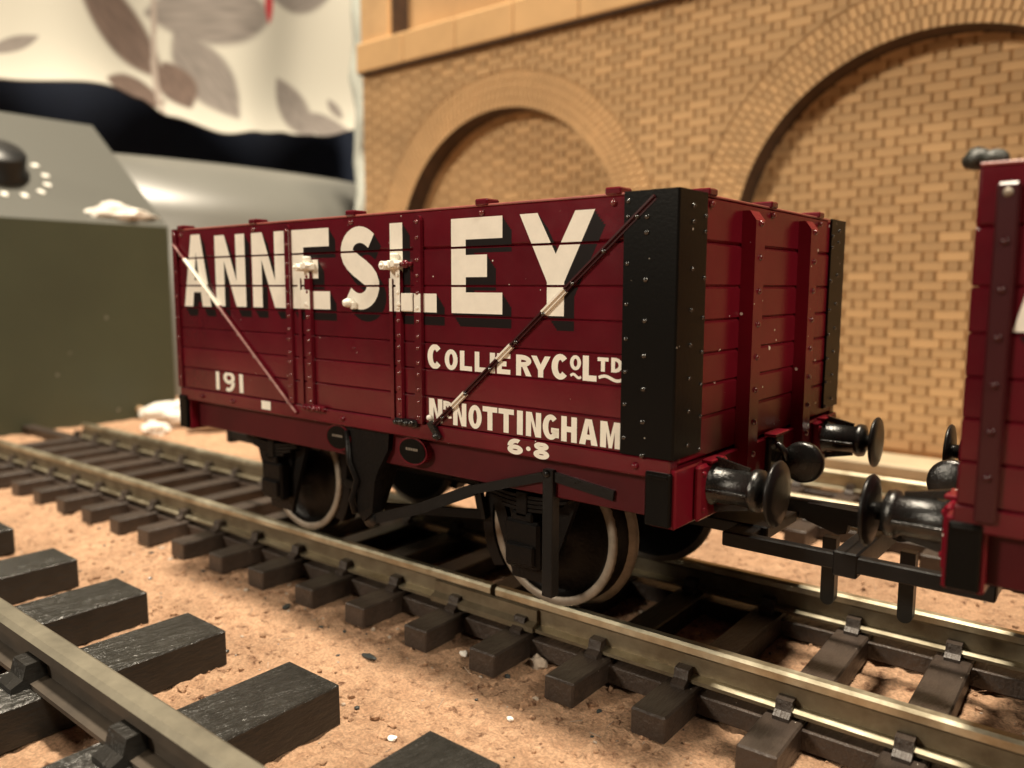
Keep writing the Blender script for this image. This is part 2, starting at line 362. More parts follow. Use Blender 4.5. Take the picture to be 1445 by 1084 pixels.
    for c in cand:
        k = seen((c[0]+c[1])/2, c[4], (c[2]+c[3])/2)
        sc.append((-k*math.sqrt(c[1]-c[0]), c))
    sc.sort(key=lambda t: t[0])
    meshes = {}
    for n, (k, c) in enumerate(sc):
        a, b, z0, z1, jy = c
        if n < 300 and k < 0:
            key = round(b-a, 2)
            if key not in meshes: meshes[key] = MB().box(-(b-a)/2, (b-a)/2, 0, 0.62, -(z1-z0)/2, (z1-z0)/2, 0.07).mesh('brick', 'brick')
            o = bpy.data.objects.new('brick', meshes[key]); COL.objects.link(o); o.parent = wall
            o.location = (Vector(((a+b)/2, jy, (z0+z1)/2))-ORG[wall.name])*S
        else: cut.box(a, b, jy, (YF if jy < YF+1 else YR)+0.6, z0, z1)
    tag(cut.build('brickwork', 'brick', wall), kind='stuff')
    # four rings of headers round each arch
    rest = MB(); vm = {}
    for ai, (cx, cz, R) in enumerate(ARCH):
        for ring in range(4):
            r0 = R+0.05+ring*RING/4; r1 = r0+RING/4-0.12; n = 84; half = math.pi/n
            for i in range(n):
                a = math.pi*(i+0.5*(ring % 2))/n+half*0.5; hw = half*0.78/2
                cpos = (cx+math.cos(a)*(r0+r1)/2, cz+math.sin(a)*(r0+r1)/2)
                jy = YF-0.02+random.uniform(-.05, .05)
                def P(r, t): return (r*math.cos(t), r*math.sin(t))
                if seen(cpos[0], YF, cpos[1]) and ai == 0:
                    if ring not in vm:
                        q = [P(r0, -hw), P(r1, -hw), P(r1, hw), P(r0, hw)]; rm = (r0+r1)/2
                        vm[ring] = MB().prism([(u-rm, v) for u, v in q], 1, 0, 0.62).mesh('voussoir', 'brick')
                    o = bpy.data.objects.new('voussoir', vm[ring]); COL.objects.link(o); o.parent = wall
                    o.location = (Vector((cpos[0], jy, cpos[1]))-ORG[wall.name])*S; o.rotation_euler = (0, -a, 0)
                else:
                    rest.prism([(cx+u, cz+v) for u, v in (P(r0, a-hw), P(r1, a-hw), P(r1, a+hw), P(r0, a+hw))], 1, jy, YF+0.6)
    tag(rest.build('voussoir_ring', 'brick', wall), kind='stuff')
    # coping ledge and parapet
    x = WX0
    while x < WX1-1:
        x1 = min(x+18.5, WX1)
        MB().box(x+.1, x1-.1, YF-2.4, YR+3.4, LEDGE, 92.9, 0.35).build('coping_block', 'mdf', wall); x = x1
    MB().box(WX0+1, WX1, YF-2.2, YR+3.3, LEDGE-.55, LEDGE-.02).build('coping_shadow_strip', 'scorch_shade', wall)  # dark strip paints the shade line under the coping
    MB().box(WX0, WX1, YR+.2, YR+3.4, 92.92, 150).build('parapet_panel', 'brick', wall)
    for a, b in ((WX0, -143.5), (-98.3, -87.0), (-42.5, -31.2), (13.3, 24.6)):
        p = MB().box(a, b, YF-.4, YR+.1, 92.93, 150, 0.15).build('pilaster', 'brick', wall)
        MB().box(b+.02, b+1.0, YF+1.0, YR+.1, 92.94, 150).build('pilaster_shadow_strip', 'scorch_shade', p, wall)  # dark strip painting the narrow shadow beside the pilaster
build_wall()
o = MB().box(-150, 80, 96, 106.8, -4.6, -2.6, 0.2).build('timber_strip', 'board'); tag(o, 'pale flat timber strip along the foot of the brick wall', 'timber strip')

# ------------------------------------------------------------------ tracks
def rail_prism(mb, y, x0, x1, top, hw, hh, web, fw_, ft, height, mi_side=1, mi_top=0, tops=()):
    z0 = top-height
    pr = [(-fw_/2, z0), (fw_/2, z0), (fw_/2, z0+ft*.6), (web/2, z0+ft), (web/2, top-hh*1.15), (hw/2, top-hh*.85), (hw/2, top-hh*.25), (hw*.3, top),
          (-hw*.3, top), (-hw/2, top-hh*.25), (-hw/2, top-hh*.85), (-web/2, top-hh*1.15), (-web/2, z0+ft), (-fw_/2, z0+ft*.6)]
    n = len(pr); vs = [(x0, y+a, b) for a, b in pr]+[(x1, y+a, b) for a, b in pr]
    for i in range(n):
        j = (i+1) % n
        mb.add([vs[i], vs[j], vs[n+j], vs[n+i]], [(0, 1, 2, 3)], mi_top if i in tops else mi_side)
    mb.add(vs[:n], [tuple(range(n))], mi_side); mb.add(vs[n:], [tuple(range(n))], mi_side)
def chair_mesh(side, w_, reach, h):
    """rail clip: foot plate with an upright lug; rail lies towards -side"""
    b = MB(); s = side
    prof = [(0.30*s, 0), (reach*s, 0), (reach*s, 0.22*h), (reach*.72*s, 0.42*h), (reach*.62*s, 0.95*h), (0.34*s, h), (0.30*s, .6*h)]
    b.prism(prof, 0, -w_/2, w_/2)
    return b
def track(name, label, yc, half, xr, sl_x, sl_w, sl_y, sl_top, sl_bot, top, rp, smat, chair, yaw=0.0, pivot=(0, 0), rails=None, webbing=True, group=None, rmats=('rail', 'rail_side'), tops=(5, 6, 7, 8, 9, 2, 12)):
    t = thing(name, (pivot[0], pivot[1], GZ), label, 'railway track', group)
    ht = rp['height']
    for sgn in (-1, 1):
        for a, b in (rails or {}).get(sgn, [xr]):
            r = MB(); rail_prism(r, yc+sgn*half, a, b, top, tops=tops, **rp); r.build('rail', rmats, t)
        if webbing: MB().box(xr[0]+1, xr[1]-1, yc+sgn*half-1.25, yc+sgn*half+1.25, sl_bot+.1, sl_top-.35, .1).build('webbing', smat, t)
    w_, reach, h = chair
    cm = {s: chair_mesh(s, w_, reach, h).mesh('chair', smat) for s in (-1, 1)}
    sm = []
    for k in range(3):
        b = MB().box(-sl_w/2, sl_w/2, sl_y[0]-sum(sl_y)/2, sl_y[1]-sum(sl_y)/2, 0, sl_top-sl_bot, 0.13)
        for i, v in enumerate(b.v):
            j = 0.05*(k+1)
            b.v[i] = (v[0]+j*noise.noise((v[0]*3+k*9, v[1]*.7, v[2]*3)), v[1]+j*noise.noise((v[1]*3, k*7+v[0], 0)), v[2])
        if smat == 'sleeper_big': b.m = [1 if all(b.v[i][2] > sl_top-sl_bot-.2 for i in f) else 0 for f in b.f]
        sm.append(b.mesh('sleeper', [smat, 'sleeper_grain'] if smat == 'sleeper_big' else smat))
    for n, x in enumerate(sl_x):
        o = bpy.data.objects.new('sleeper', sm[n % 3]); COL.objects.link(o); o.parent = t
        o.location = (Vector((x+random.uniform(-.12, .12), sum(sl_y)/2+random.uniform(-.1, .1), sl_bot+random.uniform(-.05, .05)))-ORG[t.name])*S
        o.rotation_euler = (0, 0, random.uniform(-.008, .008))
        for sgn in (-1, 1):
            for s in (-1, 1):
                c = bpy.data.objects.new('chair', cm[s]); COL.objects.link(c); c.parent = o
                c.location = Vector((0, yc+sgn*half-sum(sl_y)/2, sl_top-sl_bot-.03))*S
    t.rotation_euler = (0, 0, yaw)
    return t
OO = dict(hw=1.0, hh=0.85, web=0.5, fw_=2.0, ft=0.45, height=2.75)
sx = [-2.3+7.75*k for k in range(-18, 10)]
t1 = track('railway_track', 'brown sleepered track with nickel rails that the maroon wagons stand on', 16.5, 8.75, (-168, 75), sx, 2.75, (1.45, 31.5), -3.0, -5.0, 0.0, OO,
           'sleeper', (1.15, 1.75, 1.35), yaw=0.0205, pivot=(0, 16.5),
           rails={-1: [(-168, -21.5), (-20.9, 75)], 1: [(-140, -18), (-17.5, 75)]})
for s in (-1, 1):                                         # rail joiner at the gap in the near rail
    j = MB(); yr = 16.5-8.75
    j.prism([(yr+s*.28, -0.95), (yr+s*.62, -1.0), (yr+s*.62, -2.0), (yr+s*1.25, -2.3), (yr+s*1.25, -2.78), (yr+s*.28, -2.78)], 0, -28.2, -16.2)
    j.build('rail_joiner', 'rail_side', t1)
t2 = track('railway_track', 'empty track with pale rails between the wagons and the brick wall', 66.0, 8.75, (-120, 80), [-118+7.75*k for k in range(25)], 2.75, (51, 81), -3.0, -5.0, 0.0, OO,
           'sleeper', (1.15, 1.75, 1.35), pivot=(0, 66), rmats=('rail', 'rail'))
OG = dict(hw=1.9, hh=1.3, web=0.8, fw_=3.2, ft=0.55, height=3.15)
gx = [-128.0, -113.1, -98.4, -83.8, -66.7, -51.6, -38.25, -23.4, -8.1, 6.8, 21.6, 36.4]
t3 = track('railway_track', 'larger charcoal-sleepered track in the foreground, its rail blurred at bottom left', -40.5, 16.6, (-140, 60), gx, 6.1, (-70.0, -11.1), -2.0, -5.1, 1.2, OG,
           'sleeper_big', (2.3, 2.9, 1.9), pivot=(0, -40.5), webbing=False, rmats=('rail_fg', 'rail_fg_side'), tops=(6, 7, 8))

# ------------------------------------------------------------------ lettering
def ring(cx, cz, rx, rz, tv, th, a0=0, a1=360, n=28):
    out = []
    for i in range(n):
        a, b = math.radians(a0+(a1-a0)*i/n), math.radians(a0+(a1-a0)*(i+1)/n)
        o = lambda t: (cx+rx*math.cos(t), cz+rz*math.sin(t)); q = lambda t: (cx+(rx-tv)*math.cos(t), cz+(rz-th)*math.sin(t))
        out.append([o(a), o(b), q(b), q(a)])
    return out
def stroke(pts, wd):
    P = [Vector(p) for p in pts]; L_ = []; R_ = []
    for i, p in enumerate(P):
        t = (P[min(i+1, len(P)-1)]-P[max(i-1, 0)]).normalized(); n = Vector((-t.y, t.x)); k = wd(i/(len(P)-1))/2
        L_.append(p+n*k); R_.append(p-n*k)
    return [[tuple(L_[i]), tuple(L_[i+1]), tuple(R_[i+1]), tuple(R_[i])] for i in range(len(P)-1)]
def glyph(ch, x0, x1, b, t, tv, th):
    w_, h = x1-x0, t-b; X = lambda u: x0+u*w_; Zz = lambda v: b+v*h; mid = (b+t)/2
    if ch == 'N':
        k = h*.36
        return [[(x0, b), (x0, t), (x0+tv*1.12, t), (x1-tv, b+k), (x1-tv, t), (x1, t), (x1, b), (x1-tv*1.08, b), (x0+tv, t-k), (x0+tv, b)]]
    if ch == 'E':
        m1 = x0+w_*.71; return [[(x0, b), (x0, t), (x1, t), (x1, t-th), (x0+tv, t-th), (x0+tv, mid+th*.52), (m1, mid+th*.52), (m1, mid-th*.52), (x0+tv, mid-th*.52), (x0+tv, b+th), (x1, b+th), (x1, b)]]
    if ch == 'L': return [[(x0, b), (x0, t), (x0+tv, t), (x0+tv, b+th), (x1, b+th), (x1, b)]]
    if ch == 'T': c = (x0+x1)/2; return [[(x0, t), (x1, t), (x1, t-th), (c+tv/2, t-th), (c+tv/2, b), (c-tv/2, b), (c-tv/2, t-th), (x0, t-th)]]
    if ch == 'I' or ch == '1': return [[(x0, b), (x0, t), (x1, t), (x1, b)]]
    if ch == 'H': return [[(x0, b), (x0, t), (x0+tv, t), (x0+tv, mid+th/2), (x1-tv, mid+th/2), (x1-tv, t), (x1, t), (x1, b), (x1-tv, b), (x1-tv, mid-th/2), (x0+tv, mid-th/2), (x0+tv, b)]]
    if ch == 'Y':
        c = (x0+x1)/2; j = b+h*.33; return [[(c-tv*.5, b), (c+tv*.5, b), (c+tv*.5, j), (x1, t), (x1-tv*1.08, t), (c, b+h*.60), (x0+tv*1.08, t), (x0, t), (c-tv*.5, j)]]
    if ch == 'M':
        c = (x0+x1)/2; return [[(x0, b), (x0, t), (x0+tv*1.15, t), (c, b+h*.42), (x1-tv*1.15, t), (x1, t), (x1, b), (x1-tv, b), (x1-tv, t-h*.38), (c+tv*.28, b), (c-tv*.28, b), (x0+tv, t-h*.38), (x0+tv, b)]]
    if ch == 'A':
        c = (x0+x1)/2; zi = t-h*.24; zc = b+h*.20; zd = zc+th*.95
        il = lambda z: x0+tv*1.05+(c-x0-tv*1.05)*(z-b)/(zi-b); ir = lambda z: 2*c-il(z)
        return [[(x0, b), (x0+tv*1.05, b), (c, zi), (c, t), (c-tv*.55, t)], [(c, t), (c, zi), (x1-tv*1.05, b), (x1, b), (c+tv*.55, t)],
                [(il(zc), zc), (ir(zc), zc), (ir(zd), zd), (il(zd), zd)]]
    c = (x0+x1)/2
    if ch == 'O': return ring(c, mid, w_/2, h/2, tv, th)
    if ch == 'C': return ring(c, mid, w_/2, h/2, tv, th, 42, 318)
    if ch == 'G': return ring(c, mid, w_/2, h/2, tv, th, 45, 345)+[[(c+w_*.02, mid-h*.02), (x1, mid-h*.02), (x1, mid-h*.02-th*.95), (c+w_*.02, mid-h*.02-th*.95)], [(x1-tv, mid-h*.04), (x1, mid-h*.04), (x1, b+h*.1), (x1-tv, b+h*.1)]]
    if ch == 'D': return [[(x0, b), (x0, t), (x0+tv, t), (x0+tv, b)]]+ring(x0+tv, mid, w_-tv, h/2, tv, th, -90, 90)
    if ch == 'R':
        zb = b+h*.42
        return [[(x0, b), (x0, t), (x0+tv, t), (x0+tv, b)]]+ring(x0+tv, (t+zb)/2, w_-tv-.02*w_, (t-zb)/2, tv, th, -90, 90)+[[(x0+tv*1.1, zb+th*.4), (x0+tv*2.05, zb+th*.4), (x1, b), (x1-tv*1.1, b)]]
    if ch == '8': return ring(c, t-h*.235, w_*.46, h*.25, tv*.95, th*.85)+ring(c, b+h*.27, w_/2, h*.285, tv, th*.9)
    if ch in '69':
        p = ring(c, b+h*.31, w_/2, h*.31, tv, th*.9)
        p += ring(c+w_*.06, b+h*.5, w_*.56, h*.5, tv, th*.9, 62, 178)
        if ch == '9': p = [[(x0+x1-u, b+t-v) for u, v in q] for q in p]
        return p
    if ch == 'S':
        rz = (h/2-th*.5)/2; rx = w_/2-tv*.5; pts = []
        cu, cl = t-th*.5-rz, b+th*.5+rz
        for i in range(15): a = math.radians(32+(228-32)*i/14); pts.append((c+rx*math.cos(a), cu+rz*math.sin(a)))
        for i in range(15): a = math.radians(48-(48+150)*i/14); pts.append((c+rx*math.cos(a), cl+rz*math.sin(a)))
        for _ in range(5): pts = [pts[0]]+[((pts[i-1][0]+2*pts[i][0]+pts[i+1][0])/4, (pts[i-1][1]+2*pts[i][1]+pts[i+1][1])/4) for i in range(1, len(pts)-1)]+[pts[-1]]
        sp = (w_/2)/(max(q[0] for q in pts)-c+tv/2); pts = [(c+(q[0]-c)*sp, q[1]) for q in pts]
        return stroke(pts, lambda u: th*.92+(tv*1.02-th*.92)*math.exp(-((u-.5)/.22)**2)+0.12*th*math.exp(-((u-.5)/.1)**2))
    if ch == '~':
        return stroke([(X(i/8), mid+h*.35*math.sin(i/8*6.0)) for i in range(9)], lambda u: h*.55)
    if ch == '.': return ring(c, mid, w_/2, h/2, w_/2*.98, h/2*.98, n=10)
    return []

ZL = [32.90, 29.81, 26.87, 24.53, 22.29, 20.15, 17.93, 15.62, 14.26]     # plank joints of the wagon side
BANDS = [(ZL[i+1]+.09, ZL[i]-.09, 0.0) for i in range(7)]+[(14.30, 15.53, -0.10)]
STRAPS = []          # (x0, x1, z0, z1, face y) raised ironwork that lettering runs over
def decal(mb, polys, depth, mi=0, straps=True):
    """flat print that follows plank faces and raised straps"""
    jobs = [(-99, 99, z0, z1, y) for z0, z1, y in BANDS]+([s for s in STRAPS] if straps else [])
    for n, poly in enumerate(polys):
        zs = [p[1] for p in poly]; xs = [p[0] for p in poly]
        for x0, x1, z0, z1, y in jobs:
            if max(zs) <= z0 or min(zs) >= z1 or max(xs) <= x0 or min(xs) >= x1: continue
            bm = bmesh.new(); vs = [bm.verts.new((p[0], 0, p[1])) for p in poly]
            try: bm.faces.new(vs).normal_update()
            except ValueError: bm.free(); continue
            bmesh.ops.triangulate(bm, faces=bm.faces[:])
            for co_, no in (((x0, 0, 0), (-1, 0, 0)), ((x1, 0, 0), (1, 0, 0)), ((0, 0, z0), (0, 0, -1)), ((0, 0, z1), (0, 0, 1))):
                if not bm.faces: break
                bmesh.ops.bisect_plane(bm, geom=bm.verts[:]+bm.edges[:]+bm.faces[:], plane_co=co_, plane_no=no, clear_outer=True, dist=1e-5)
            for v in bm.verts: v.co.y = y-depth-0.0005*(n % 2)
            if bm.faces: mb.from_bm(bm, mi)
            else: bm.free()

# ------------------------------------------------------------------ the wagon
L_, W_ = 61.2, 33.0
def build_wagon():
    t = thing('coal_wagon', (-L_/2, W_/2, 0), 'maroon open coal wagon lettered ANNESLEY standing on the track, whole wagon in view', 'wagon', 'maroon coal wagons')
    Y2 = W_
    R = random.Random(3)
    # planks: near side, far side, two ends
    for i in range(7):
        z0, z1 = ZL[i+1]+.012, ZL[i]-.012
        MB().box(-L_+.15, -.12, 0.0, 1.1, z0, z1, 0.20 if i == 0 else 0.10).build('plank', 'maroon', t)
        MB().box(-L_+.15, -.12, Y2-1.1, Y2, z0, z1, 0.10).build('plank', 'maroon', t)
        e0 = z0 if i < 6 else 15.1
        j = R.uniform(-.02, .02)
        MB().box(-1.1, 0.0+j, 1.15, Y2-1.15, e0, z1, 0.2 if i == 0 else 0.14).build('plank', 'maroon_end', t)
        MB().box(-L_, -L_+1.1, 1.15, Y2-1.15, e0, z1, 0.11).build('plank', 'maroon_end', t)
    MB().box(-L_+1.15, -1.15, 1.12, 1.5, 15.0, 32.6).build('lining', 'maroon', t)
    MB().box(-L_+1.15, -1.15, Y2-1.5, Y2-1.12, 15.0, 32.6).build('lining', 'maroon', t)
    MB().box(-1.5, -1.12, 1.55, Y2-1.55, 15.0, 32.6).build('lining', 'maroon', t)
    MB().box(-L_+1.12, -L_+1.5, 1.55, Y2-1.55, 15.0, 32.6).build('lining', 'maroon', t)
    MB().box(-L_+1.5, -1.5, 1.5, Y2-1.5, 14.3, 16.2).build('floor', 'maroon', t)
    for ya, yb in ((-.03, .9), (Y2-.9, Y2+.03)): MB().box(-L_+.2, -.3, ya, yb, 32.80, 32.96, .04).build('rim_highlight_strip', 'rim_lit', t)  # thin strip added to draw the rim's lit edge in colour
    for xa, xb in ((-.9, .04), (-L_-.04, -L_+.9)): MB().box(xa, xb, 3.9, Y2-3.9, 32.80, 32.955, .04).build('rim_highlight_strip', 'rim_lit', t)
    for ya, yb in ((-.10, 1.05), (Y2-1.05, Y2+.10)):
        MB().box(-L_+.05, -.05, ya, yb, 14.27, 15.60, 0.10).build('curb_rail', 'maroon', t)
    for ya, yb in ((1.0, 2.1), (Y2-2.1, Y2-1.0)):
        MB().box(-59.8, -1.8, ya, yb, 11.3, 14.26, 0.08).build('solebar', 'sole_shaded', t)
    for xa, xb in ((-1.7, 0.32), (-L_-.32, -L_+1.7)):
        MB().box(xa, xb, 0.1, Y2-.1, 10.95, 14.95, 0.12).build('headstock', 'maroon_end', t)
    # headstock end irons
    for xa, xb in ((-1.78, 0.08), (-L_-.08, -L_+1.5)):
        for ya, yb in ((-.28, .6), (Y2-.6, Y2+.28)):
            b = MB().box(xa, xb, ya, yb, 11.1, 14.75, 0.1)
            b.box(xa+.15, xb-.2, ya-.12 if ya < 1 else ya+.1, yb-.1 if ya < 1 else yb+.12, 14.35, 14.55, .04)
            b.build('headstock_iron', 'plate', t)
    # corner plates
    rows = [32.35]+[(ZL[i]+ZL[i+1])/2 for i in range(7)]
    def corner(xs, ys):
        b = MB(); xc = 0 if xs > 0 else -L_; yc = 0 if ys < 0 else Y2
        sx_ = 1 if xs > 0 else -1
        wx = 3.75 if xs > 0 else 0.75
        pl = [(xc-sx_*wx, yc+ys*.01), (xc-sx_*wx, yc+ys*.22), (xc+sx_*.10, yc+ys*.22), (xc+sx_*.22, yc+ys*.10), (xc+sx_*.22, yc-ys*3.78), (xc+sx_*.01, yc-ys*3.78), (xc+sx_*.01, yc+ys*.01)]
        b.prism(pl, 2, 15.66, 32.98)
        for k, z in enumerate(rows):
            if xs > 0:
                b.rivet((xc-sx_*3.45, yc+ys*.22, z), (0, ys, 0), .17, 1)
                b.rivet((xc-sx_*2.05, yc+ys*.22, z-1.05), (0, ys, 0), .20, 1)
            else: b.rivet((xc-sx_*.4, yc+ys*.22, z), (0, ys, 0), .16, 1)
            b.rivet((xc+sx_*.22, yc-ys*1.75, z-.35), (sx_, 0, 0), .17, 1)
            b.rivet((xc+sx_*.22, yc-ys*3.5, z-.9), (sx_, 0, 0), .17, 1)
        b.build('corner_plate', ['plate', 'rivet'] if xs > 0 else ['maroon', 'rivet_red'], t)
    for xs in (-1, 1):
        for ys in (-1, 1): corner(xs, ys)
    # end stanchions
    for xc, sx_ in ((0, 1), (-L_, -1)):
        for yc in (10.75, 22.25):
            b = MB(); d = 1.05
            b.prism([(xc+sx_*.0, 32.3), (xc+sx_*.55, 32.3), (xc+sx_*d, 31.6), (xc+sx_*d, 11.6), (xc+sx_*.3, 10.6), (xc, 10.6)], 1, yc-.85, yc+.85)
            for k in range(8):
                z = 31.4-k*2.42; b.rivet((xc+sx_*d, yc+.1, z), (sx_, 0, 0), .24, 1)
            b.build('end_stanchion', ['maroon_end', 'rivet_red'], t)
    # rim clips
    def clip_(x, y, nx, ny):
        b = MB(); a, c = (0.62, 0.75) if ny else (0.75, 0.62)
        b.box(x-a-(.25*nx), x+a, y-c, y+c, 32.86, 33.36, .1)
        b.rivet((x if ny else x+.62*nx, y if nx else y+.62*ny, 32.35), (nx, ny, 0), .25, 1)
        b.build('rim_clip', ['maroon', 'rivet_red'], t)
    for x in (-59.6, -45.98, -31.28, -16.22, -4.69):
        clip_(x, .55, 0, -1); clip_(x, Y2-.55, 0, 1)
    for y in (4.6, 15.4, 26.3):
        clip_(-.5, y, 1, 0); clip_(-L_+.5, y, -1, 0)
    # door ironwork, near and far side
    defs = [(-40.75, -39.95, 15.7, 32.55, .26, 'door_strap'), (-39.0, -38.55, 15.7, 27.6, .14, 'door_strap'), (-37.65, -36.9, 15.5, 28.2, .34, 'door_strap'),
            (-26.45, -26.05, 15.6, 27.5, .14, 'door_strap'), (-25.45, -24.9, 15.5, 28.2, .34, 'door_strap'), (-23.35, -22.55, 15.6, 32.5, .30, 'door_strap')]
    for x0, x1, z0, z1, h, nm in defs:
        STRAPS.append((x0+.03, x1-.03, z0, z1, -h))
        for far in (False, True):
            b = MB(); c = (x0+x1)/2; r = (x1-x0)/2
            pts = [(x0, z0), (x1, z0), (x1, z1-r)]+[(c+r*math.cos(a), z1-r+r*math.sin(a)) for a in (math.pi*k/6 for k in range(1, 6))]+[(x0, z1-r)]
            b.prism(pts, 1, Y2 if far else -h, Y2+h if far else .05)
            if x1-x0 > .5:
                for k in range(7):
                    zc = (ZL[k]+ZL[k+1])/2
                    for dz in (-.62, .62):
                        if z0 < zc+dz < z1-.2:
                            white = (26.2 > zc+dz > 24.8 and -37.8 < c < -21) or (24.8 < zc+dz < 32 and -26.4 < c < -24.9)
                            b.rivet((c, Y2+h if far else -h, zc+dz), (0, 1 if far else -1, 0), .18, 1 if (white and not far) else 2)
            b.build(nm, ['maroon', 'white', 'rivet_red'], t)
    # door latches (painted over by the lettering)
    for x, mi in ((-37.3, 0), (-25.6, 0)):
        b = MB()
        b.box(x-.85, x+.8, -.6, .05, 28.25, 28.95, .12)
        b.lathe([(0, -1.2), (.36, -1.2), (.40, -1.1), (.40, -.5)], 1, (x-.62, 0, 28.55), 6, smooth=False)
        b.lathe([(0, -1.35), (.16, -1.3), (.18, -1.1)], 1, (x-.62, 0, 28.55), 8)
        b.lathe([(0, -1.05), (.30, -1.05), (.34, -.95), (.34, -.5)], 1, (x+.5, 0, 28.7), 6, smooth=False)
        b.box(x-.15, x+.2, -1.0, .05, 28.3, 28.95, .08); b.box(x-.3, x+.3, -.6, .05, 29.0, 29.55, .1); b.box(x-.95, x-.7, -.9, .05, 28.2, 28.5, .06)
        b.build('door_latch', 'white', t)
    b = MB().box(-24.9, -23.5, -.5, .05, 28.45, 28.8, .1); b.rivet((-24.1, -.5, 28.62), (0, -1, 0), .36); b.build('door_latch', 'maroon', t)
    b = MB(); b.lathe([(0, -.95), (.3, -.9), (.4, -.6), (.4, 0)], 1, (-31.36, 0, 25.4), 12); b.box(-31.15, -30.75, -.5, .05, 24.85, 25.5, .08); b.build('door_stop', 'white', t)
    # washer plates under latches carrying the foot of E and L
    b = MB().box(-38.3, -37.0, -.40, .05, 24.75, 26.5, .05); b.rivet((-37.45, -.4, 25.2), (0, -1, 0), .2, 0); b.build('washer_plate', 'white', t)
    b = MB().box(-24.85, -23.5, -.36, .05, 24.80, 26.28, .05); b.rivet((-25.1, -.36, 25.35), (0, -1, 0), .22, 0); b.build('washer_plate', 'white', t)
    # hinges at the door foot
    for x0, x1 in ((-38.3, -35.3), (-25.8, -23.1)):
        b = MB().box(x0, x1, -.5, .05, 15.25, 15.85, .12)
        for k in range(4): b.lathe([(0, -.85), (.2, -.82), (.26, -.6), (.26, -.3)], 1, (x0+.45+k*(x1-x0-.9)/3, 0, 15.55+.06*(k % 2)), 8)
        b.build('hinge', 'gloss' if x0 > -30 else 'maroon', t)
    for x in (-32.9, -56.5, -50.6, -2.6):
        b = MB(); b.rivet((x, -.12, 14.95), (0, -1, 0), .27, 0, .3); b.build('bolt_head', 'maroon', t)
    b = MB()
    for x, z in ((-31.3, 21.4),): b.rivet((x, -.02 if z > 16 else -.1, z), (0, -1, 0), .15)
    b.build('bolt_head', 'maroon', t)
    # diagonal straps
    def diagonal(a, c, mi_white, m_, n, y0=-.14):
        b = MB(); A, B = Vector((a[0], y0, a[1])), Vector((c[0], y0, c[1])); d = (B-A).normalized()
        b.bar(A, B, .38, .26, (d.z, 0, -d.x))
        b.bar(A+Vector((0, -.20, .08)), B+Vector((0, -.20, .08)), .12, .2, (d.z, 0, -d.x), 1)
        for k in range(n):
            p = A+(B-A)*(k+.5)/n; b.rivet(p+Vector((0, -.14, -.1)), (0, -1, 0), .17, 2)
        return b.build('diagonal_strap', m_, t)
    dl = diagonal((-60.9, 31.3), (-39.55, 14.8), None, ['maroon', 'strap_glint', 'rim'], 8)
    dr = diagonal((-1.5, 32.5), (-21.55, 15.4), None, ['strap', 'strap', 'rivet'], 8)
    # painted stretches of the diagonals
    def over(a, c, t0, t1, par):
        b = MB(); A, B = Vector((a[0], -.155, a[1])), Vector((c[0], -.155, c[1])); d = (B-A).normalized()
        b.bar(A+(B-A)*t0, A+(B-A)*t1, .42, .27, (d.z, 0, -d.x)); b.bar(A+(B-A)*t0+Vector((0, -.20, .08)), A+(B-A)*t1+Vector((0, -.20, .08)), .15, .22, (d.z, 0, -d.x))
        b.build('painted_stretch', 'white', par, t)
    over((-60.9, 31.3), (-39.55, 14.8), 0.10, 0.40, dl)
    over((-1.5, 32.5), (-21.55, 15.4), 0.345, 0.44, dr); over((-1.5, 32.5), (-21.55, 15.4), 0.585, 0.65, dr); over((-1.5, 32.5), (-21.55, 15.4), 0.815, 0.885, dr)
    b = MB(); b.bar((-21.6, -.4, 15.9), (-20.6, -.3, 14.6), .5, .3, (1, 0, .7)); b.rivet((-21.85, -.2, 16.2), (0, -1, 0), .24, 1); b.rivet((-20.9, -.5, 14.8), (0, -1, 0), .25); b.build('strap_foot', ['gloss', 'white'], t)
    # ---- lettering
    Bz, Tz = 24.76, 32.02
    big = [('A', -59.48, -54.13, 1.62, 1.35), ('N', -53.1, -47.65, 1.62, 1.4), ('N', -46.45, -41.05, 1.62, 1.4), ('E', -40.0, -34.4, 1.85, 1.62),
           ('S', -32.85, -27.72, 1.72, 1.5), ('L', -26.42, -21.05, 1.52, 1.5), ('E', -19.42, -14.24, 1.52, 1.62), ('Y', -12.62, -6.13, 1.50, 1.5)]
    for ch, x0, x1, tv, th in big:
        g = glyph(ch, x0, x1, Bz-(.1 if ch in 'SA' else 0), Tz+(.1 if ch == 'S' else .25 if ch == 'A' else 0), tv, th)
        b = MB(); decal(b, g, .026); lo = b.build('letter', 'white', t)
        sh = MB(); n = 6
        for k in range(1, n+1):
            u = k/n; decal(sh, [[(p[0]+.86*u, p[1]-1.02*u) for p in q] for q in g], .020-.002*k, 0, straps=False)
        sh.build('letter_shadow', 'shade', lo, t)
    def word(nm, gs):
        b = MB()
        for ch, x0, x1, z0, z1, tv, th in gs: decal(b, glyph(ch, x0, x1, z0, z1, tv, th), .028, straps=False)
        return b.build(nm, 'white', t)
    z0, z1, k = 20.30, 21.85, .47
    word('lettering', [('C', -22.12, -20.45, 20.22, 22.22, .58, .45), ('O', -20.2, -18.8, 20.25, 21.9, .48, .36), ('L', -18.55, -17.28, z0, z1, k, .36), ('L', -17.0, -15.72, z0, z1, k, .36), ('I', -15.46, -14.95, z0, z1, k, .36),
         ('E', -14.75, -13.45, z0, z1, k, .36), ('R', -12.9, -11.45, z0, z1, k, .36), ('Y', -11.5, -9.75, z0, z1, k, .36)])
    word('lettering', [('C', -9.65, -8.12, 20.27, 22.1, .55, .42), ('O', -8.05, -7.12, 21.03, 22.08, .30, .24), ('~', -8.0, -7.1, 20.45, 20.8, 0, 0)])
